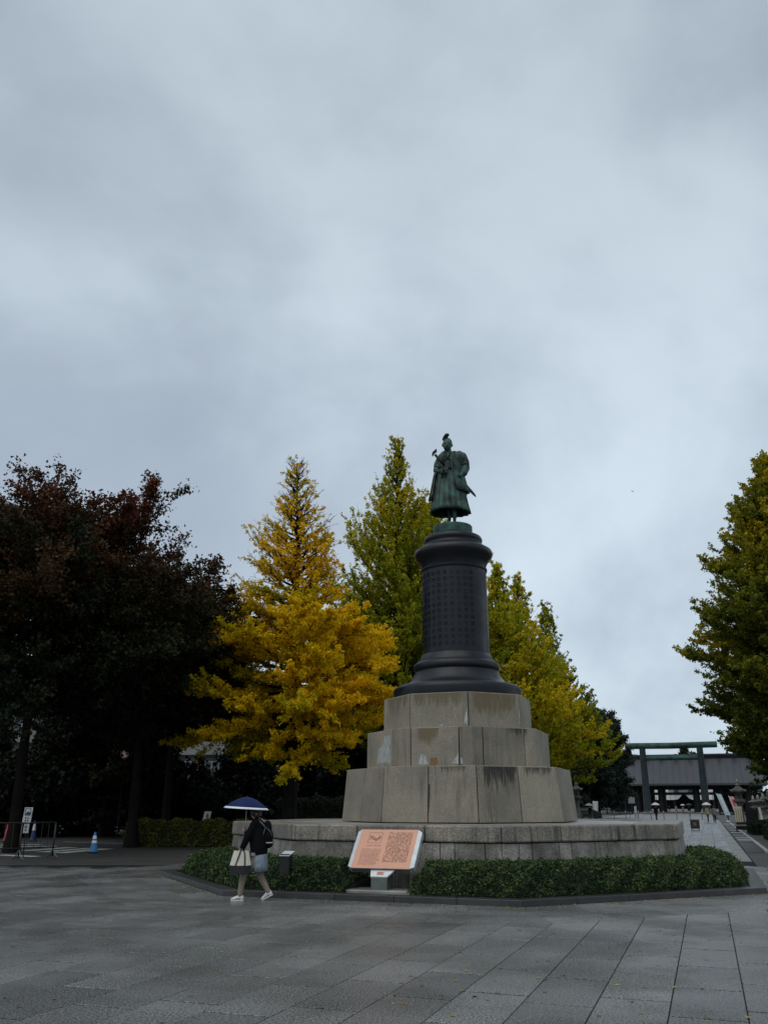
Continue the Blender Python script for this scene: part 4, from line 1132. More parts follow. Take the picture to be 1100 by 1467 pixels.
shrub('clipped evergreen shrubs filling the planter between the board and the kerb\'s left end', GAP1, 2.0, 2100, 71)
shrub('clipped evergreen shrubs filling the planter from the board to its right end', -2.0, GAP0, 2100, 72)
shrub('shrubs at the back of the planter hidden behind the platform', 2.0, 6.0, 150, 73)

def box_hedge(label, c, d, rz, m, leaf, dens, seed, name='hedge', cat='hedge', tint0=.45, lumps=.06):
    t = empty(name, label, cat, (c[0], c[1], 0), rz)
    g = np.random.default_rng(seed)
    MB().box((0, 0, d[2] / 2 - .03), (d[0] - .16, d[1] - .16, d[2] - .08)).build('shrub_shade', SHRCORE, t)
    A = [d[0] * d[1], d[0] * d[2], d[0] * d[2], d[1] * d[2], d[1] * d[2]]
    C = []
    for i, ar in enumerate(A):
        n = int(ar * dens); a = g.uniform(-.5, .5, n); b = g.uniform(-.5, .5, n)
        if i == 0: C.append(np.stack([a * d[0], b * d[1], np.full(n, d[2])], 1))
        elif i < 3: C.append(np.stack([a * d[0], np.full(n, d[1] / 2 * (1 if i == 1 else -1)), (b + .5) * d[2]], 1))
        else: C.append(np.stack([np.full(n, d[0] / 2 * (1 if i == 3 else -1)), a * d[1], (b + .5) * d[2]], 1))
    c_ = np.concatenate(C); n = len(c_)
    r_ = .16   # rounded shoulders
    ex = np.abs(c_[:, 1]) / (d[1] / 2); c_[:, 2] -= np.where(c_[:, 2] > d[2] * .8, .14 * ex ** 6, 0)
    lump = lumps * np.sin(c_[:, 0] * 4.1 + c_[:, 2] * 3) + lumps * .7 * np.sin(c_[:, 0] * 9.3 + c_[:, 1] * 5 - c_[:, 2] * 6)
    c_[:, 2] += np.where(c_[:, 2] > d[2] * .7, lump, 0); c_[:, 1] *= 1 + lump * .6
    c_ += g.normal(0, .035, (n, 3))
    leaves('foliage', c_, leaf, np.clip(tint0 + lump * 2 + g.normal(0, .2, n), 0, 1), m, t, up=.6, quad=True)
    return t
x0, x1 = W(183, 39.6), W(352, 39.6)
box_hedge('low yellow-green clipped hedge across the road behind the walking person', ((x0 + x1) / 2, 40.1), (x1 - x0, 1.3, 1.0), math.radians(-4), HEDGL, .085, 900, 81)
box_hedge('tall dark clipped hedge behind the platform left of the pedestal', ((W(425, 50) + W(545, 50)) / 2, 50), (6.5, 1.2, 2.05), 0, HEDGD, .10, 500, 82)
p = S(10.6, 28.3); box_hedge('low dark box hedge at the right edge in front of the stone lanterns', (p.x, p.y), (3.6, 4.4, .66), -AX, HEDGD, .10, 420, 83, tint0=.5, lumps=.03)
p = S(9.6, 38.5); box_hedge('small dark clipped hedge behind the box hedge at the right', (p.x, p.y), (2.4, 5.0, .72), -AX, HEDGD, .12, 300, 84, tint0=.4, lumps=.03)

# a few fallen ginkgo leaves
gl = np.random.default_rng(99)
lp_ = []
for k in range(900):
    s_ = gl.uniform(-1.6, 2.0); r_ = 7.66 + abs(gl.normal(0, .18))
    if k < 520: p_ = octp(s_, r_); lp_.append((p_.x, p_.y, .012))
    else:
        x_, y_ = gl.uniform(-9, 8), gl.uniform(7.5, 18)
        if math.hypot(x_ - CX, y_ - CY) > 8: lp_.append((x_, y_, .008))
fl = leaves('fallen_leaves', np.array(lp_), .042, np.clip(gl.uniform(.2, 1, len(lp_)), 0, 1), leafmat('fallen_leaf', [(0, (.05, .04, .02)), (.6, (.16, .12, .03)), (1, (.32, .24, .06))], 0), None, up=9)
tag(fl, 'scattered small yellow leaves lying on the wet paving and along the kerb', 'fallen leaves', kind='stuff')
# ================================================================== INFORMATION BOARD
bd = empty('information_board', 'sloping copper-coloured information board on a steel stand before the pedestal', 'sign', S(-2.05 + .0, 0).to_tuple(), -AX)
# position measured on the ground in front of face 0
BX, BY = -0.03, 17.75
bd.location = (BX, BY, 0)
# local axes: +y leans away from the reader
hwid = .585
b0, b1 = Vector((0, -.15, .525)), Vector((0, .47, 1.20))
n_ = (b1 - b0).cross(Vector((1, 0, 0))).normalized(); n_ = -n_ if n_.z < 0 else n_
dr = (b1 - b0).normalized(); LN = (b1 - b0).length
def bp(x, s, o=0.0): return b0 + Vector((x, 0, 0)) + dr * s + n_ * o
def slabq(x0, x1, s0, s1, o0, o1):
    P = [bp(x0, s0, o0), bp(x1, s0, o0), bp(x1, s1, o0), bp(x0, s1, o0), bp(x0, s0, o1), bp(x1, s0, o1), bp(x1, s1, o1), bp(x0, s1, o1)]
    return MB().add(P, [(3, 2, 1, 0), (4, 5, 6, 7), (0, 1, 5, 4), (1, 2, 6, 5), (2, 3, 7, 6), (3, 0, 4, 7)])
plate = slabq(-hwid, hwid, 0, LN, -.012, .004).build('copper_panel', M['copper'], bd)
for sgn in (-1, 1):
    fr = MB()
    a, b_ = sgn * (hwid + .002), sgn * (hwid + .085)
    P = [bp(a, -.0, .008), bp(a, LN, .008), bp(b_, LN - .05, -.012), bp(b_, .05, -.012), bp(a, -.0, -.13), bp(a, LN, -.10), bp(b_, LN - .05, -.10), bp(b_, .05, -.13)]
    fr.add(P, [(0, 1, 2, 3), (7, 6, 5, 4), (0, 3, 7, 4), (3, 2, 6, 7), (2, 1, 5, 6), (1, 0, 4, 5)])
    fr.build('side_frame', M['steel'], bd, bevel=.003)
slabq(-hwid, hwid, -.0, LN, -.12, -.014).build('backing_box', M['steel_dark'], bd)
MB().add([bp(-hwid - .085, .05, -.135), bp(hwid + .085, .05, -.135), bp(hwid + .0, -.005, .0), bp(-hwid - .0, -.005, .0)], [(0, 1, 2, 3)]).build('lower_edge', M['steel_dark'], bd, solid=.006)
# stand
st = MB(); z1a, z1b = .38, .49
st.rings([[(-.16, -.20, .13), (.16, -.20, .13), (.16, .16, .13), (-.16, .16, .13)], [(-.16, -.20, z1a), (.16, -.20, z1a), (.16, .16, .58), (-.16, .16, .58)]])
st.build('pedestal_box', M['steel_dark'], bd, bevel=.004)
tp = MB(); tp.add([(-.165, -.21, .385), (.165, -.21, .385), (.30, -.115, .512), (-.19, -.115, .512), (-.165, -.20, .36), (.165, -.20, .36), (.30, -.09, .49), (-.19, -.09, .49)], [(0, 1, 2, 3), (7, 6, 5, 4), (0, 4, 5, 1), (1, 5, 6, 2), (2, 6, 7, 3), (3, 7, 4, 0)])
tp.build('stand_top', M['steel'], bd)
_d = (Vector((0, .095, .127))).normalized(); _n = Vector((0, -_d.z, _d.y))
def tpq(x, s, o): return Vector((x, -.21, .385)) + _d * s + _n * o
MB().add([tpq(-.05, .035, .004), tpq(.09, .035, .004), tpq(.09, .10, .004), tpq(-.05, .10, .004)], [(0, 1, 2, 3)]).build('small_plate', M['copper'], bd, solid=.002)
for k in range(3):
    MB().add([tpq(-.035, .048 + .017 * k, .006), tpq(.075 - .02 * (k % 2), .048 + .017 * k, .006), tpq(.075 - .02 * (k % 2), .055 + .017 * k, .006), tpq(-.035, .055 + .017 * k, .006)], [(0, 1, 2, 3)]).build('plate_line', M['etch'], bd)
MB().box((.06, .05, .10), (1.42, .62, .10)).build('footing_slab', M['decktop'], bd, bevel=.02)
# print on the copper
def lay(me, x, s, name='lettering'):
    for v in me.vertices: v.co = bp(x + v.co.x, s + v.co.y, .006)
    me.materials.clear(); me.materials.append(M['etch'])
    o = bpy.data.objects.new(name, me); link(o, bd); return o
lay(text_mesh('OMURA MASUJIRO', .036), -.40, LN * .555, 'heading')
lines = ['Omura Masujiro was a physician and', 'scholar of Western learning who laid', 'the foundations of the modern army in', 'the first years of the Meiji era. Born', 'in Suo province, he studied medicine', 'and Dutch in Osaka, taught tactics in', 'Edo and later led the reform of the', 'forces. He was attacked in Kyoto and', 'died in 1869. His pupils and friends', 'raised this statue, the work of Okuma', 'Ujihiro, completed in 1893. It is known', 'as the first Western style bronze', 'statue in Japan. The inscription on', 'the column was composed by Sanjo', 'Sanetomi in praise of his service.']
lay(text_mesh('\n'.join(lines), .0262, 1.0), -.475, LN * .475, 'text_block')
jp = '大村益次郎は周防国に生まれ医学蘭学を修め兵学者として明治新政府に仕え近代軍制の基礎を築いた。京都にて襲われ明治二年に没す。門人等この銅像を建て遺徳を後世に伝う。明治二十六年竣工、作者大熊氏廣。我国最初の西洋式銅像である。'
tcol = MB()
for c_i in range(13):
    s_ = ''.join(jp[(c_i * 17 + k) % len(jp)] for k in range(21))
    me_ = text_mesh('\n'.join(s_), .034, 1.0); tv_ = [tuple(bp(.50 - .038 * (c_i + 1) + v.co.x, LN * .90 + v.co.y, .006)) for v in me_.vertices]
    tcol.add(tv_, [tuple(p_.vertices) for p_ in me_.polygons]); bpy.data.meshes.remove(me_)
tag(tcol.build('text_columns', M['etch'], bd), kind='stuff')
# engraved picture
pic = MB()
def ln(x0, s0, x1, s1, wd=.004):
    d = Vector((x1 - x0, s1 - s0)).normalized() * wd; px_, py_ = -d.y, d.x
    pic.add([bp(x0 - px_, s0 - py_, .006), bp(x1 - px_, s1 - py_, .006), bp(x1 + px_, s1 + py_, .006), bp(x0 + px_, s0 + py_, .006)], [(0, 1, 2, 3)])
X0, X1, S0, S1 = -.40, -.13, LN * .64, LN * .91
for a_ in ((X0, S0, X1, S0), (X1, S0, X1, S1), (X1, S1, X0, S1), (X0, S1, X0, S0)): ln(*a_, .003)
r_ = random.Random(4)
for k in range(60):
    x = r_.uniform(X0 + .02, X1 - .03); s = S0 + (S1 - S0) * (.5 + .28 * math.sin(x * 31) * r_.uniform(.2, 1)); a_ = r_.uniform(0, 6.28); l_ = r_.uniform(.01, .035)
    ln(x, s, min(X1 - .01, x + l_ * math.cos(a_)), s + l_ * math.sin(a_), .0022)
for k in range(8):
    x = X0 + .03 + k * .028; ln(x, S0 + .07 + .03 * math.sin(k), x + .02, S0 + .12 + .03 * math.cos(k * 2), .005)
pic.build('engraved_picture', M['etch'], bd)

# marker post in the shrubs
mk = empty('marker_post', 'short black post with a sloping steel plate standing in the shrubs', 'post', (-1.93, 18.28, 0), -AX)
MB().box((0, 0, .375), (.20, .16, .75)).build('post_body', M['black'], mk, bevel=.004)
MB().add([(-.11, -.10, .725), (.11, -.10, .725), (.13, .10, .80), (-.09, .10, .80), (-.11, -.10, .71), (.11, -.10, .71), (.13, .10, .785), (-.09, .10, .785)], [(0, 1, 2, 3), (7, 6, 5, 4), (0, 4, 5, 1), (1, 5, 6, 2), (2, 6, 7, 3), (3, 7, 4, 0)]).build('plate', M['steel'], mk)
for k in range(3): MB().box((-.03 + .045 * k, .03, .765), (.015, .05, .004), rx=.36).build('plate_mark', M['black'], mk)

# ================================================================== BRONZE GATEWAY (TORII)
UT = 177.0
to = empty('torii_gate', 'huge bronze torii gateway with green crossbeam across the approach', 'torii', S(0, UT).to_tuple(), -AX)
for s in (-1, 1):
    MB().lathe([(.92, 0), (.92, .5), (.80, .6), (.76, .8), (.72, 7), (.64, 13.4)], 24, (s * 5.85, 0)).build('pillar', M['torii'], to, smooth=True, angle=40)
MB().tube([(-9.4, 0, 13.95), (0, 0, 13.85), (9.4, 0, 13.95)], .64, 20).build('top_beam', M['torii_top'], to, smooth=True, angle=50)
MB().tube([(-5.3, 0, 11.35), (5.3, 0, 11.35)], .50, 16).build('tie_beam', M['torii_top'], to, smooth=True, angle=50)
for s in (-1, 1): MB().lathe([(1.25, 0), (1.25, .3), (1.05, .45)], 20, (s * 5.85, 0)).build('footing', M['lantern'], to)

# ================================================================== SHRINE GATE BUILDING
gt = empty('gate_building', 'dark timber shrine gate with a wide grey copper roof beyond the torii', 'gate', S(0, 204).to_tuple(), -AX)
r = MB(); hl = 19.5
r.add([(-hl, -7.5, 6.55), (hl, -7.5, 6.55), (hl - .6, -.35, 12.4), (-hl + .6, -.35, 12.4), (-hl, 7.5, 6.55), (hl, 7.5, 6.55), (hl - .6, .35, 12.4), (-hl + .6, .35, 12.4),
       (-hl, -7.5, 6.15), (hl, -7.5, 6.15), (hl, 7.5, 6.15), (-hl, 7.5, 6.15)],
      [(0, 1, 2, 3), (5, 4, 7, 6), (3, 2, 6, 7), (1, 5, 6, 2), (4, 0, 3, 7), (8, 9, 1, 0), (10, 11, 4, 5), (9, 10, 5, 1), (11, 8, 0, 4), (11, 10, 9, 8)])
r.build('roof', M['roof'], gt)
for i in range(26):
    x = -hl + .75 + i * 1.5
    MB().add([(x - .04, -7.5, 6.56), (x + .04, -7.5, 6.56), (x + .04, -.4, 12.41), (x - .04, -.4, 12.41), (x - .04, -7.5, 6.66), (x + .04, -7.5, 6.66), (x + .04, -.4, 12.5), (x - .04, -.4, 12.5)], [(0, 1, 5, 4), (1, 2, 6, 5), (2, 3, 7, 6), (3, 0, 4, 7), (4, 5, 6, 7)]).build('roof_seam', M['roof'], gt)
MB().box((0, 0, 12.75), (2 * hl - .8, 1.0, .75)).build('ridge', M['darkwood'], gt)
MB().box((0, 0, 13.3), (2 * hl + .2, 1.3, .3)).build('ridge_cap', M['roof'], gt)
for i in range(11):
    MB().lathe([(.28, 0), (.28, 1.7)], 10, (0, 0)).build('ridge_billet', M['darkwood'], gt, loc=(-16.5 + 3.3 * i, -.85, 12.95)).rotation_euler = (math.radians(90), 0, 0)
for i in range(44):
    MB().box((-hl + .6 + i * .88, -6.7, 5.98), (.22, 1.5, .28)).build('rafter_end', M['darkwood'], gt)
for yy in (-4.2, 4.2):
    MB().box((0, yy, 5.75), (30, .6, .8)).build('beam', M['darkwood'], gt); MB().box((0, yy, 4.4), (30, .4, .5)).build('tie_beam', M['darkwood'], gt)
for x in (-15, -9.3, -3.9, 3.9, 9.3, 15):
    for yy in (-4.2, 0, 4.2):
        MB().lathe([(.78, 0), (.72, 5.9)], 16, (x, yy)).build('column', M['darkwood'], gt, smooth=True, angle=40)
for s in (-1, 1):
    MB().box((s * 12.2, .3, 2.6), (5.2, .25, 5.2)).build('wall_panel', M['darkwood'], gt)
    MB().box((s * 4.5, 1.2, 2.6), (.25, 2.6, 5.2)).build('door_leaf', M['darkwood'], gt)
MB().box((0, 0, .15), (34, 13, .3)).build('plinth', M['lantern'], gt)
# worship hall behind
hl_ = empty('worship_hall', 'dark hall with a white crested curtain seen through the gate opening', 'hall', S(0, 262).to_tuple(), -AX)
MB().add([(-22, -10, 8.4), (22, -10, 8.4), (19, 0, 14.5), (-19, 0, 14.5), (-22, 10, 8.4), (22, 10, 8.4)], [(0, 1, 2, 3), (5, 4, 3, 2), (4, 0, 3), (1, 5, 2), (4, 5, 1, 0)]).build('roof', M['darkwood'], hl_)
MB().add([(-4.2, -12.5, 6.5), (4.2, -12.5, 6.5), (0, -12.5, 9.6), (-4.2, -9, 6.5), (4.2, -9, 6.5), (0, -9, 9.6)], [(0, 1, 2), (5, 4, 3), (0, 2, 5, 3), (1, 4, 5, 2), (0, 3, 4, 1)]).build('front_gable', M['darkwood'], hl_)
MB().add([(-1.3, -12.6, 7.7), (1.3, -12.6, 7.7), (0, -12.6, 8.7)], [(0, 1, 2)]).build('gable_ornament', mat('dull_gold', (.25, .20, .09), .5), hl_, solid=.05)
for x in (-8, -2.8, 2.8, 8): MB().box((x, -9.5, 4), (.6, .6, 8)).build('column', M['darkwood'], hl_)
MB().box((0, 2, 4), (36, .4, 8)).build('back_wall', M['darkwood'], hl_)
cw = MB(); rg0, rg1 = [], []
for i in range(81):
    x = -8 + 16 * i / 80; drp = 3.1 - 1.6 * math.exp(-(x / 1.2) ** 2)
    rg0.append((x, -9.9 + .12 * math.sin(i * .9), 6.6)); rg1.append((x, -9.9 + .16 * math.sin(i * .9), 6.6 - drp - .2))
cw.rings([rg0, rg1], False, False, closed=False); cur = cw.build('curtain', M['white'], hl_, solid=.04)
CRE = mat('crest_print', (.10, .10, .12), .8)
for x in (-5.3, -1.9, 1.9, 5.3):
    pz = 5.1 if abs(x) > 3 else 5.45
    cm = MB()
    for k in range(16):
        a = 2 * math.pi * k / 16
        cm.add([(x + .16 * math.cos(a - .14), -10.12, pz + .16 * math.sin(a - .14)), (x + .16 * math.cos(a + .14), -10.12, pz + .16 * math.sin(a + .14)),
                (x + .62 * math.cos(a + .15), -10.12, pz + .62 * math.sin(a + .15)), (x + .72 * math.cos(a), -10.12, pz + .72 * math.sin(a)), (x + .62 * math.cos(a - .15), -10.12, pz + .62 * math.sin(a - .15))], [(0, 1, 2, 3, 4)])
    cm.lathe([(.11, 0), (.11, .01)], 12)
    cm.v = [v if i < 80 else (x + v[0], -10.12 - v[2], pz + v[1]) for i, v in enumerate(cm.v)]
    cm.build('crest', CRE, cur)
MB().box((0, -13, .2), (30, 6, .4)).build('step', M['decktop'], hl_); MB().box((0, -11.5, .6), (26, 3, .4)).build('step', M['decktop'], hl_)
# wooded rise and fences behind
far_defs = [(-46, 330, 20, 'dark wooded crown beyond the gate roof at the left'), (-22, 345, 21.5, 'dark wooded crown above the gate roof\'s left part'), (0, 350, 22.5, 'dark wooded crown right above the gate roof\'s middle'), (20, 345, 21, 'dark wooded crown above the gate roof\'s right part'), (44, 335, 20, 'dark wooded crown beyond the gate roof at the right'), (-24, 235, 9, 'dark tree seen under the gate roof at the left'), (-11.5, 226, 7.0, 'round green shrub-like tree seen through the gate\'s left bay'), (12, 226, 6.5, 'green tree seen through the gate\'s right bay'), (26, 215, 9.5, 'dark tree right of the shrine gate')]
for i, (v, u, H, lb) in enumerate(far_defs):
    p = S(v, u)
    tree('evergreen_tree', lb, (p.x, p.y), H, [(0.5, H * .28), (H * .3, H * .42), (H * .65, H * .36), (H * .88, H * .2), (H, .3)], CAMPH, n_prim=40, z0=H * .08, elev=(0, 55), twig_n=7, leaf_n=8, leaf=H * .035,
         plume=H * .11, sec_step=H * .045, trunk_r=.3, seed=90 + i, up_tw=.1, sleeve=H * .022, group='trees round the shrine gate')
def wall_fence(label, v0, v1, u, h, m, name='fence'):
    t = empty(name, label, 'fence', S((v0 + v1) / 2, u).to_tuple(), -AX)
    L_ = abs(v1 - v0); n = max(3, int(L_ / 1.2))
    for i in range(n + 1): MB().box((-L_ / 2 + L_ * i / n, 0, h / 2), (.22, .22, h)).build('post', m, t, bevel=.02)
    for z in (.35 * h, .85 * h): MB().box((0, 0, z), (L_, .12, .16)).build('rail', m, t)
    for i in range(n): MB().box((-L_ / 2 + L_ * (i + .5) / n, 0, .08), (L_ / n - .24, .2, .16)).build('base_stone', m, t)
    return t
wall_fence('low stone balustrade at the foot of the left tall lantern', -12.5, -7.6, 92, .95, M['lantern'])
wall_fence('dark fence standing left of the torii', -18, -8.2, 165, 2.6, M['darkwood'])
wall_fence('dark fence standing right of the torii', 8.2, 18, 165, 2.6, M['darkwood'])
wall_fence('low stone balustrade running behind the right-hand lanterns', 13.5, 15.5, 60, .9, M['lantern'])

# ================================================================== STONE LANTERNS
def lantern(label, p, H, group=None, rz=-AX, big=1.0, cat='stone lantern'):
    t = empty('stone_lantern', label, cat, (p.x, p.y, 0), rz, group)
    k = H / 3.4; w_ = k * big
    six = lambda pr: [(r * w_, z * k) for r, z in pr]
    MB().lathe(six([(.62, 0), (.62, .18), (.50, .20), (.50, .38)]), 6).build('base', M['lantern'], t, bevel=.015)
    MB().lathe(six([(.36, .38), (.28, .48), (.235, .75), (.22, 1.1), (.235, 1.5), (.30, 1.66)]), 20).build('shaft', M['lantern'], t, smooth=True, angle=40)
    MB().lathe(six([(.30, 1.66), (.52, 1.80), (.52, 1.94), (.34, 1.97)]), 6).build('platform', M['lantern'], t, bevel=.01)
    f = MB()
    f.lathe(six([(.31, 1.97), (.31, 2.06), (.0, 2.061)]), 6); f.lathe(six([(.0, 2.36), (.31, 2.362), (.33, 2.44), (.0, 2.441)]), 6)
    for i in range(6):
        a = math.pi * i / 3; f.box((.265 * w_ * math.cos(a), .265 * w_ * math.sin(a), 2.21 * k), (.09 * w_, .09 * w_, .31 * k), rz=a)
    f.lathe(six([(.17, 2.05), (.17, 2.37)]), 6); fb = f.build('fire_box', M['lantern'], t)
    rf = MB(); rg = []
    for r, z, up in ((.32, 2.42, 0), (.62, 2.46, .07), (.64, 2.54, .10), (.40, 2.66, .02), (.20, 2.84, 0), (.13, 2.92, 0)):
        rg.append([(r * w_ * (1 + .12 * (i % 2 == 0) * (up > 0)) * math.cos(math.pi * i / 6), r * w_ * (1 + .12 * (i % 2 == 0) * (up > 0)) * math.sin(math.pi * i / 6), (z + up * (i % 2 == 0)) * k) for i in range(12)])
    rf.rings(rg).build('roof', M['lantern'], t)
    MB().lathe(six([(.12, 2.90), (.19, 2.96), (.19, 3.02), (.10, 3.05), (.15, 3.14), (.13, 3.25), (.02, 3.4)]), 14).build('finial', M['decktop'], t, smooth=True)
    return t
lantern('tall slender stone lantern left of the approach in front of the dark evergreen', S(-9.6, 95), 4.9, big=.8)
lantern('tallest stone lantern at the right of the approach beside the cream notice', S(8.6, 57), 3.75, big=.85)
for u, lb in ((44.5, 'stone lantern at the right edge, nearest of the row'), (51, 'stone lantern second from the right edge of the row'), (58, 'stone lantern third from the right edge, above the blue jacket'), (66, 'stone lantern fourth in the receding row under the ginkgo'), (75, 'stone lantern fifth in the receding row under the ginkgo'), (85, 'stone lantern sixth and farthest in the receding row')):
    lantern(lb, S(10.9, u), 2.75 + .12 * math.sin(u), 'stone lanterns in a row on the right', big=1.0)

# ================================================================== RIGHT SIDE OF THE APPROACH
MB2 = MB()
for i in range(34):
    u = 8 + i * 2.6
    MB().add([S(6.78, u, -.02), S(7.2, u, -.02), S(7.2, u + 2.585, -.02), S(6.78, u + 2.585, -.02), S(6.78, u, .012), S(7.2, u, .012), S(7.2, u + 2.585, .012), S(6.78, u + 2.585, .012)],
             [(0, 1, 5, 4), (1, 2, 6, 5), (2, 3, 7, 6), (3, 0, 4, 7), (4, 5, 6, 7)]).build('edging_stone', M['slab_far'], plaza)
dr_ = empty('drain_channel', 'open stone drain with pale cover slabs along the right of the approach', 'drain', S(7.6, 30).to_tuple(), -AX)
dr_.location.z = 0
MB().box((0, 14, .0), (.62, 60, .02)).build('channel_floor', M['black'], dr_)
MB().box((.40, 14, .035), (.16, 60, .07)).build('channel_edge', M['decktop'], dr_)
for i, y in enumerate((-5.0, -1.6, 2.6, 7.5, 13.5, 20, 27, 34)):
    MB().box((0, y, .05), (.66, 1.5 + .5 * (i % 2), .08)).build('cover_slab', M['slab_far'], dr_, bevel=.01)
PNK = mat('pink_print', (.55, .30, .33), .6); CYN = mat('pale_cyan_print', (.38, .52, .58), .6); CRM = mat('cream_board', (.50, .46, .34), .6)
def banner(lb, p, m, lean_, h=3.0):
    t = empty('banner', lb, 'banner', p.to_tuple(), -AX)
    MB().tube([(0, 0, 0), (lean_ * h, 0, h)], .02, 6).build('pole', M['white'], t)
    MB().add([(lean_ * .7 + .03, 0, .7), (lean_ * .7 + .55, .05, .68), (lean_ * h * .97 + .5, .05, h * .95), (lean_ * h * .97 + .03, 0, h * .97)], [(0, 1, 2, 3)]).build('cloth', m, t, solid=.01)
    MB().add([(lean_ * 1.0 + .18, -.03, 1.0), (lean_ * 1.0 + .38, -.03, 1.0), (lean_ * h * .85 + .36, -.02, h * .85), (lean_ * h * .85 + .18, -.03, h * .85)], [(0, 1, 2, 3)]).build('printed_stripe', M['red'] if m is PNK else M['white'], t)
    MB().box((0, 0, .06), (.4, .4, .12)).build('foot', M['white'], t, bevel=.02)
banner('pale cyan banner leaning beside the right pillar\'s foot', S(8.0, 82), CYN, -.30)
banner('pink and red banner leaning right of the pale cyan one', S(9.0, 80), PNK, -.26, 2.7)
def board(lb, p, wd, h, z, m, name='notice_board', legs=True, rz=0.0, lines=None):
    t = empty(name, lb, 'sign', p.to_tuple(), -AX + rz)
    MB().box((0, 0, z + h / 2), (wd, .05, h)).build('panel', m, t, bevel=.005)
    if legs:
        for s in (-1, 1): MB().box((s * (wd / 2 - .03), .05, z / 2 + .05), (.05, .05, z + .1)).build('leg', M['black'], t)
    for k in range(lines or 0):
        MB().box((-wd * .3 + wd * .6 * k / max(1, lines - 1), -.03, z + h * .52), (wd * .06, .006, h * .75)).build('printed_line', M['black'], t)
    return t
board('upright cream notice standing before the tallest right lantern', S(8.3, 53), .55, 1.35, .25, CRM, lines=3)
board('dark framed notice board right of the cream notice', S(9.2, 52), .9, 1.1, .3, M['darkwood'], lines=0)
t = board('narrow white notice leaning right of the dark framed board', S(9.95, 52), .16, 1.3, .25, M['white']); t.rotation_euler[1] = math.radians(-6)
t = empty('bench', 'low black bench with a pale top beside the drain', 'bench', S(8.35, 42).to_tuple(), -AX)
MB().box((0, 0, .42), (1.5, .5, .07)).build('seat', M['slab_far'], t, bevel=.01)
for s in (-1, 1): MB().box((s * .6, 0, .2), (.08, .42, .38)).build('leg', M['black'], t)
MB().box((0, .0, .25), (1.1, .05, .2)).build('stretcher', M['black'], t)
t = empty('offering_table', 'black low table under the cream notice by the right lantern', 'table', S(8.7, 49.5).to_tuple(), -AX)
MB().box((0, 0, .48), (1.6, .6, .06)).build('tabletop', M['darkwood'], t); MB().box((0, 0, .25), (1.5, .5, .4)).build('cloth_front', M['black'], t)
t = empty('suitcase', 'dark red wheeled suitcase standing alone on the approach', 'suitcase', S(5.1, 46).to_tuple(), -AX)
MB().box((0, 0, .42), (.62, .36, .62)).build('shell', mat('maroon_shell', (.03, .010, .011), .5), t, bevel=.05)
for s in (-1, 1):
    MB().lathe([(.05, -.03), (.05, .03)], 10).build('wheel', M['black'], t, loc=(s * .24, -.05, .05)).rotation_euler = (0, math.radians(90), 0)
    MB().box((s * .24, -.05, .10), (.05, .08, .06)).build('wheel_fork', M['black'], t)
MB().tube([(-.14, .1, .72), (-.14, .1, .86), (.14, .1, .86), (.14, .1, .72)], .014, 6).build('handle', M['steel'], t)
MB().box((0, -.185, .42), (.2, .01, .2)).build('badge', M['steel_dark'], t)

DK = JACK; BL = mat('blue_jacket', (.012, .07, .24), .7); KH = mat('khaki_coat', (.22, .20, .09), .8); GR = mat('grey_coat', (.12, .12, .125), .8); TN = mat('dark_trousers', (.012, .012, .015), .8)
YL = mat('yellow_top', (.25, .24, .09), .8)
UW = mat('white_umbrella', (.55, .53, .54), .5, var=.25, scale=9); UB = mat('black_umbrella', (.01, .01, .012), .5)
def G(px, py, z=0.0):
    a = (733.5 - py) / F; up = math.sin(TH) + a * math.cos(TH); fw = math.cos(TH) - a * math.sin(TH)
    Y = fw * (z - EYE) / up; zc = Y * math.cos(TH) + (z - EYE) * math.sin(TH)
    return Vector(((px - 550) / F * zc, Y, z))
far_person('person in black under a white umbrella on the approach before the torii', S(.55, 84), DK, TN, 1.66, .2, ('white umbrella with a printed canopy above the person on the approach', UW))
far_person('person under a white umbrella beside the stone balustrade left of the approach', S(-7.6, 91), DK, TN, 1.62, 2.4, ('plain white umbrella tilted beside the stone balustrade', UW))
far_person('person in blue jacket stooping beside the box hedge at the right', S(10.1, 43.5), BL, TN, 1.55, 1.9, stoop=.35)
far_person('person in yellow top crouching right of the blue jacket', S(10.9, 43.0), YL, GR, 1.25, 1.2, stoop=.3)
far_person('person in khaki coat under a pale umbrella behind the suitcase', S(6.0, 78), KH, TN, 1.66, .3, ('pale umbrella over two people behind the suitcase', UW))
far_person('person in grey coat standing right of the khaki coat', S(6.65, 78.4), GR, TN, 1.6, -.3)
far_person('person in dark clothes by the right lanterns beside the banners', S(8.1, 88), DK, TN, 1.7, 1.0)
far_person('person in black crouching by the foot of the left tall lantern', S(-9.0, 88), DK, TN, 1.35, 1.2, stoop=.35)
far_person('person in black under a black umbrella near the gate\'s right column', S(3.2, 135), DK, TN, 1.68, .1, ('black umbrella just left of the torii\'s right pillar', UB))
far_person('person in dark clothes walking towards the gate centre', S(-2.0, 190), DK, GR, 1.68, .4)
far_person('person under a white umbrella in the gate opening', S(1.0, 186), GR, TN, 1.68, .4, ('white umbrella seen inside the gate opening', UW))
far_person('person in grey walking inside the gate opening', S(-.6, 192), GR, TN, 1.68, 2.4)

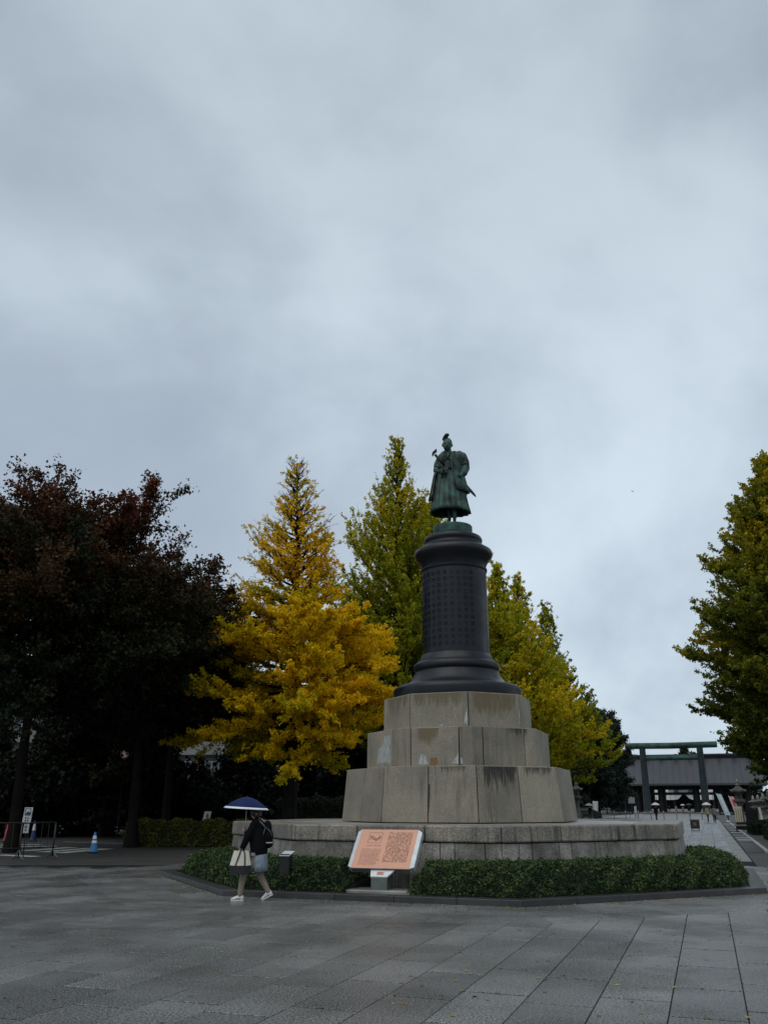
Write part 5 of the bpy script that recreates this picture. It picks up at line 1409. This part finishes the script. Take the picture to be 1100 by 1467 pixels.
for k, (v, lb) in enumerate(((-7.3, 0), (-5.7, 0), (-4.2, 0), (-2.6, 0), (-1.0, 0), (.6, 0), (2.2, 0), (3.8, 0), (5.3, 0))):
    p = S(v, 101)
    t = empty('barrier_post', 'thin dark post crossing the approach, %s of the nine' % ('leftmost', 'second from left', 'third from left', 'fourth from left', 'the middle one', 'fourth from right', 'third from right', 'second from right', 'rightmost')[k], 'post', (p.x, p.y, 0), -AX, 'thin posts across the approach')
    MB().lathe([(.10, 0), (.10, .05), (.05, .06), (.045, 1.05), (.0, 1.09)], 10).build('shaft', M['steel_dark'], t, smooth=True, angle=40)
    MB().lathe([(.055, .85), (.055, .95)], 10).build('band', M['white'], t)
for v, lb in ((-8.4, 'white standing notice left of the torii\'s left pillar'), ):
    board(lb, S(v, 103), .7, 1.9, .35, M['white'], name='standing_sign', lines=2).rotation_euler[1] = math.radians(4)
board('grey square notice on a post before the torii\'s left pillar', S(-4.6, 118), .95, .95, 2.0, M['lime'], name='notice_board')
board('small white notice beside the torii\'s left pillar', S(-4.0, 116), .32, 1.0, .6, M['white'], name='notice_board')
t = empty('stone_marker', 'round-topped stone marker on the left balustrade beside the black umbrella', 'stone marker', S(-8.6, 87.5).to_tuple(), -AX)
MB().prism([(-.35, 0), (.35, 0), (.35, .3), (-.35, .3)], 0, .18).build('base', M['lantern'], t)
mk_ = MB(); mk_.rings([[(.27 * sx, y, z) for sx, z in [(-1, .18), (1, .18), (1, 1.05), (.7, 1.25), (0, 1.33), (-.7, 1.25), (-1, 1.05)]] for y in (.05, .25)]); mk_.build('tablet', M['lantern'], t)
t = empty('car', 'dark parked car behind the left balustrade', 'car', S(-9.3, 99).to_tuple(), -AX + .15)
def car_ring(y, sc_=1.0): return [(x, y, z) for x, z in ((-2.2, .35), (-2.25, .75), (-1.9, .95), (-1.3, 1.02), (-.8, 1.42), (.7, 1.45), (1.5, 1.02), (2.1, .9), (2.2, .5), (2.1, .3))]
MB().rings([car_ring(-.85), car_ring(.85)]).build('body', M['black'], t, bevel=.05)
for s in (-1, 1):
    MB().add([(-1.15, s * .862, 1.02), (1.2, s * .862, 1.02), (.62, s * .862, 1.38), (-.75, s * .862, 1.36)], [(0, 1, 2, 3)]).build('window', M['steel_dark'], t)
    for x in (-1.4, 1.4):
        MB().lathe([(.33, -.11), (.33, .11)], 20).build('wheel', M['black'], t, loc=(x, s * .78, .33)).rotation_euler = (math.radians(90), 0, 0)

# ================================================================== LEFT SIDE: ROAD, SIGNS, CONES
for a, ya, b_, yb, wd in ((0, 1224.2, 53, 1226.6, .5), (33, 1218.6, 105, 1213.4, .62), (60, 1220.2, 131, 1214.6, .62), (84.5, 1221.5, 154, 1215.4, .62), (-30, 1214.0, 82, 1211.6, .5), (-40, 1216.6, 70, 1213.6, .5), (-60, 1211.0, 60, 1209.6, .5), (92, 1205.6, 178, 1208.2, .15)):
    p0, p1 = G(a, ya), G(b_, yb)
    d = (p1 - p0).normalized(); n = Vector((-d.y, d.x, 0)) * wd / 2; u_ = Vector((0, 0, -.012))
    tag(MB().add([p0 - n + u_, p1 - n + u_, p1 + n + u_, p0 + n + u_], [(0, 1, 2, 3)]).build('road_marking', M['road_white']), kind='structure')
def cone(lb, p, body, tip, bands, h=.70, group=None):
    t = empty('traffic_cone', lb, 'traffic cone', p.to_tuple(), .3, group)
    MB().box((0, 0, .02), (.38, .38, .04)).build('base', M['black'], t, bevel=.01)
    rr_ = lambda z: .15 - .115 * z / h
    MB().lathe([(rr_(0), .04), (rr_(h * .5), h * .5), (rr_(h), h)], 20).build('cone_body', body, t, smooth=True, angle=50)
    for z0, z1 in bands: MB().lathe([(rr_(z0) + .003, z0), (rr_(z1) + .003, z1)], 20, cap0=False, cap1=False).build('reflective_band', M['white'], t, smooth=True)
p = G(134, 1221.5)
cone('blue traffic cone with two white bands at the end of the crossing', p, M['blue'], None, [(.34, .42), (.48, .60)], .72)
cone('red traffic cone behind the railing at the left edge', G(9, 1206), M['red'], None, [], .80)
cone('dark blue traffic cone with white top behind the railing', G(47.5, 1205), M['navy'], None, [(.50, .80)], .95)
t = empty('railing', 'dark metal crowd railing at the left edge before the crossing', 'railing', (0, 0, 0), 0)
pr = [G(-70, 1232.5), G(26, 1231.5), G(75, 1228.5)]
A_, B_, C_ = [Vector((p_.x, p_.y, 0)) for p_ in pr]
def rail_span(a, b, h=1.12):
    MB().tube([a + Vector((0, 0, h)), b + Vector((0, 0, h))], .022, 8).build('top_rail', M['black'], t, smooth=True)
    MB().tube([a + Vector((0, 0, .34)), b + Vector((0, 0, .34))], .018, 8).build('bottom_rail', M['black'], t, smooth=True)
    n = max(4, int((b - a).length / .24))
    for i in range(1, n): 
        c_ = a.lerp(b, i / n); MB().tube([c_ + Vector((0, 0, .34)), c_ + Vector((0, 0, h))], .009, 6).build('bar', M['black'], t)
rail_span(A_, B_); rail_span(B_, C_)
for c_ in (A_, B_, C_):
    MB().tube([c_ + Vector((0, 0, .05)), c_ + Vector((0, 0, 1.12))], .028, 8).build('post', M['black'], t, smooth=True)
    for s in (-1, 1): MB().tube([c_ + Vector((0, 0, .30)), c_ + Vector((s * .12, -s * .10, .10)), c_ + Vector((s * .26, -s * .2, .0))], .02, 6).build('foot', M['steel_dark'], t, smooth=True)
sgp = G(33, 1230.8)
t = empty('pedestrian_sign', 'white notice with a blue-framed picture fixed on the crowd railing', 'sign', (sgp.x, sgp.y - .12, 0), math.radians(-12))
MB().add([(-.14, 0, 1.13), (.17, 0, 1.13), (.20, 0, 1.60), (-.10, 0, 1.60)], [(0, 1, 2, 3)]).build('panel', M['lime'], t, solid=.015)
fr = MB()
for c_, d_ in (((.04, -.012, 1.565), (.20, .008, .016)), ((.035, -.012, 1.36), (.20, .008, .016)), ((-.062, -.012, 1.46), (.016, .008, .21)), ((.137, -.012, 1.46), (.016, .008, .21))): fr.box(c_, d_)
fr.build('picture_frame', M['navy'], t)
MB().add([(-.05, -.014, 1.375), (.13, -.014, 1.375), (.12, -.014, 1.44), (.04, -.014, 1.47), (-.01, -.014, 1.44)], [(0, 1, 2, 3, 4)]).build('pictogram', M['black'], t)
for x in (-.02, .07):
    for z in (1.19, 1.27): MB().box((x, -.014, z), (.045, .006, .045)).build('mark', M['black'], t)
MB().add([(-.065, 0, .80), (.13, 0, .80), (.14, 0, 1.09), (-.05, 0, 1.09)], [(0, 1, 2, 3)]).build('lower_panel', M['lime'], t, solid=.015)
for z in (.90, .99): MB().box((.03, -.014, z), (.05, .006, .045)).build('mark', M['black'], t)
MB().tube([(.03, .03, 0), (.03, .03, 1.2)], .02, 6).build('pole', M['black'], t)
ap = G(281.5, 1210)
t = empty('arrow_sign', 'small white sign with a red upward arrow standing over the low hedge', 'sign', (ap.x, ap.y + 2.0, 0), 0)
MB().add([(-.20, 0, .98), (.13, 0, .98), (.22, 0, 1.40), (-.11, 0, 1.40)], [(0, 1, 2, 3)]).build('panel', M['white'], t, solid=.015)
MB().add([(-.02, -.012, 1.02), (.045, -.012, 1.02), (.06, -.012, 1.16), (.12, -.012, 1.16), (.04, -.012, 1.34), (-.07, -.012, 1.16), (-.005, -.012, 1.16)], [(0, 1, 2, 3, 4, 5, 6)]).build('arrow', M['red'], t)
MB().tube([(0, .03, 0), (0, .03, 1.0)], .02, 6).build('pole', M['black'], t)
nes = G(163, 1205)
t = empty('road_sign', 'small round red-ringed road sign among the dark trees', 'sign', (W(172, 48), 48, 0), 0)
MB().lathe([(.24, -.01), (.24, .01)], 24).build('disc', M['white'], t, loc=(0, 0, 4.3)).rotation_euler = (math.radians(90), 0, 0)
rg = MB(); rg.tube([(.20 * math.cos(a), -.02, 4.3 + .20 * math.sin(a)) for a in [2 * math.pi * i / 24 for i in range(25)]], .03, 6); rg.build('red_ring', M['red'], t)
MB().tube([(0, .03, 0), (0, .03, 4.5)], .03, 6).build('pole', M['bark'], t)

# ================================================================== APARTMENT BUILDINGS BEHIND THE GROVE
CONC = mat('pale_concrete', (.20, .20, .195), .8, var=.25, scale=.6, coords='World'); GLS = mat('window_glass', (.02, .025, .03), .15)
def apartment(label, x, y, wd, h, dp, rz, floors, bays):
    t = empty('apartment_building', label, 'building', (x, y, 0), rz)
    MB().box((0, dp / 2, h / 2), (wd, dp, h)).build('wall', CONC, t)
    fh = h / floors
    for f in range(floors):
        MB().box((0, -.45, f * fh + .55), (wd - .3, .9, 1.1)).build('balcony', CONC, t, bevel=.02)
        for b in range(bays):
            x_ = -wd / 2 + wd * (b + .5) / bays
            wv = MB().box((x_, -.03, f * fh + 1.75), (wd / bays * .62, .08, 1.4)).build('window', M['steel'], t)
            for s in (-1, 1): MB().box((x_ + s * wd / bays * .15, -.075, f * fh + 1.75), (wd / bays * .27, .02, 1.26)).build('pane', GLS, wv)
    MB().box((0, dp / 2, h + .2), (wd + .4, dp + .4, .4)).build('parapet', CONC, t)
apartment('pale apartment block glimpsed through trees at the far left', W(5, 76), 76, 11, 13.5, 8, .15, 4, 5)
apartment('pale apartment block glimpsed left of the golden ginkgo\'s trunk', W(283, 80), 80, 8.5, 8.9, 8, -.1, 3, 4)
# a lone bird
br = empty('bird', 'tiny dark bird in the sky right of the statue', 'bird', (37.0, 120, 46.0), .6); br.scale = (.45, .45, .45)
MB().ball((0, 0, 0), (.10, .28, .09), 10, 8).build('body', M['black'], br, smooth=True)
for s in (-1, 1): MB().add([(s * .05, -.1, 0), (s * .45, .0, .16), (s * .8, .12, .05), (s * .4, .14, .12), (s * .05, .1, 0)], [(0, 1, 2, 3, 4)]).build('wing', M['black'], br, solid=.02)
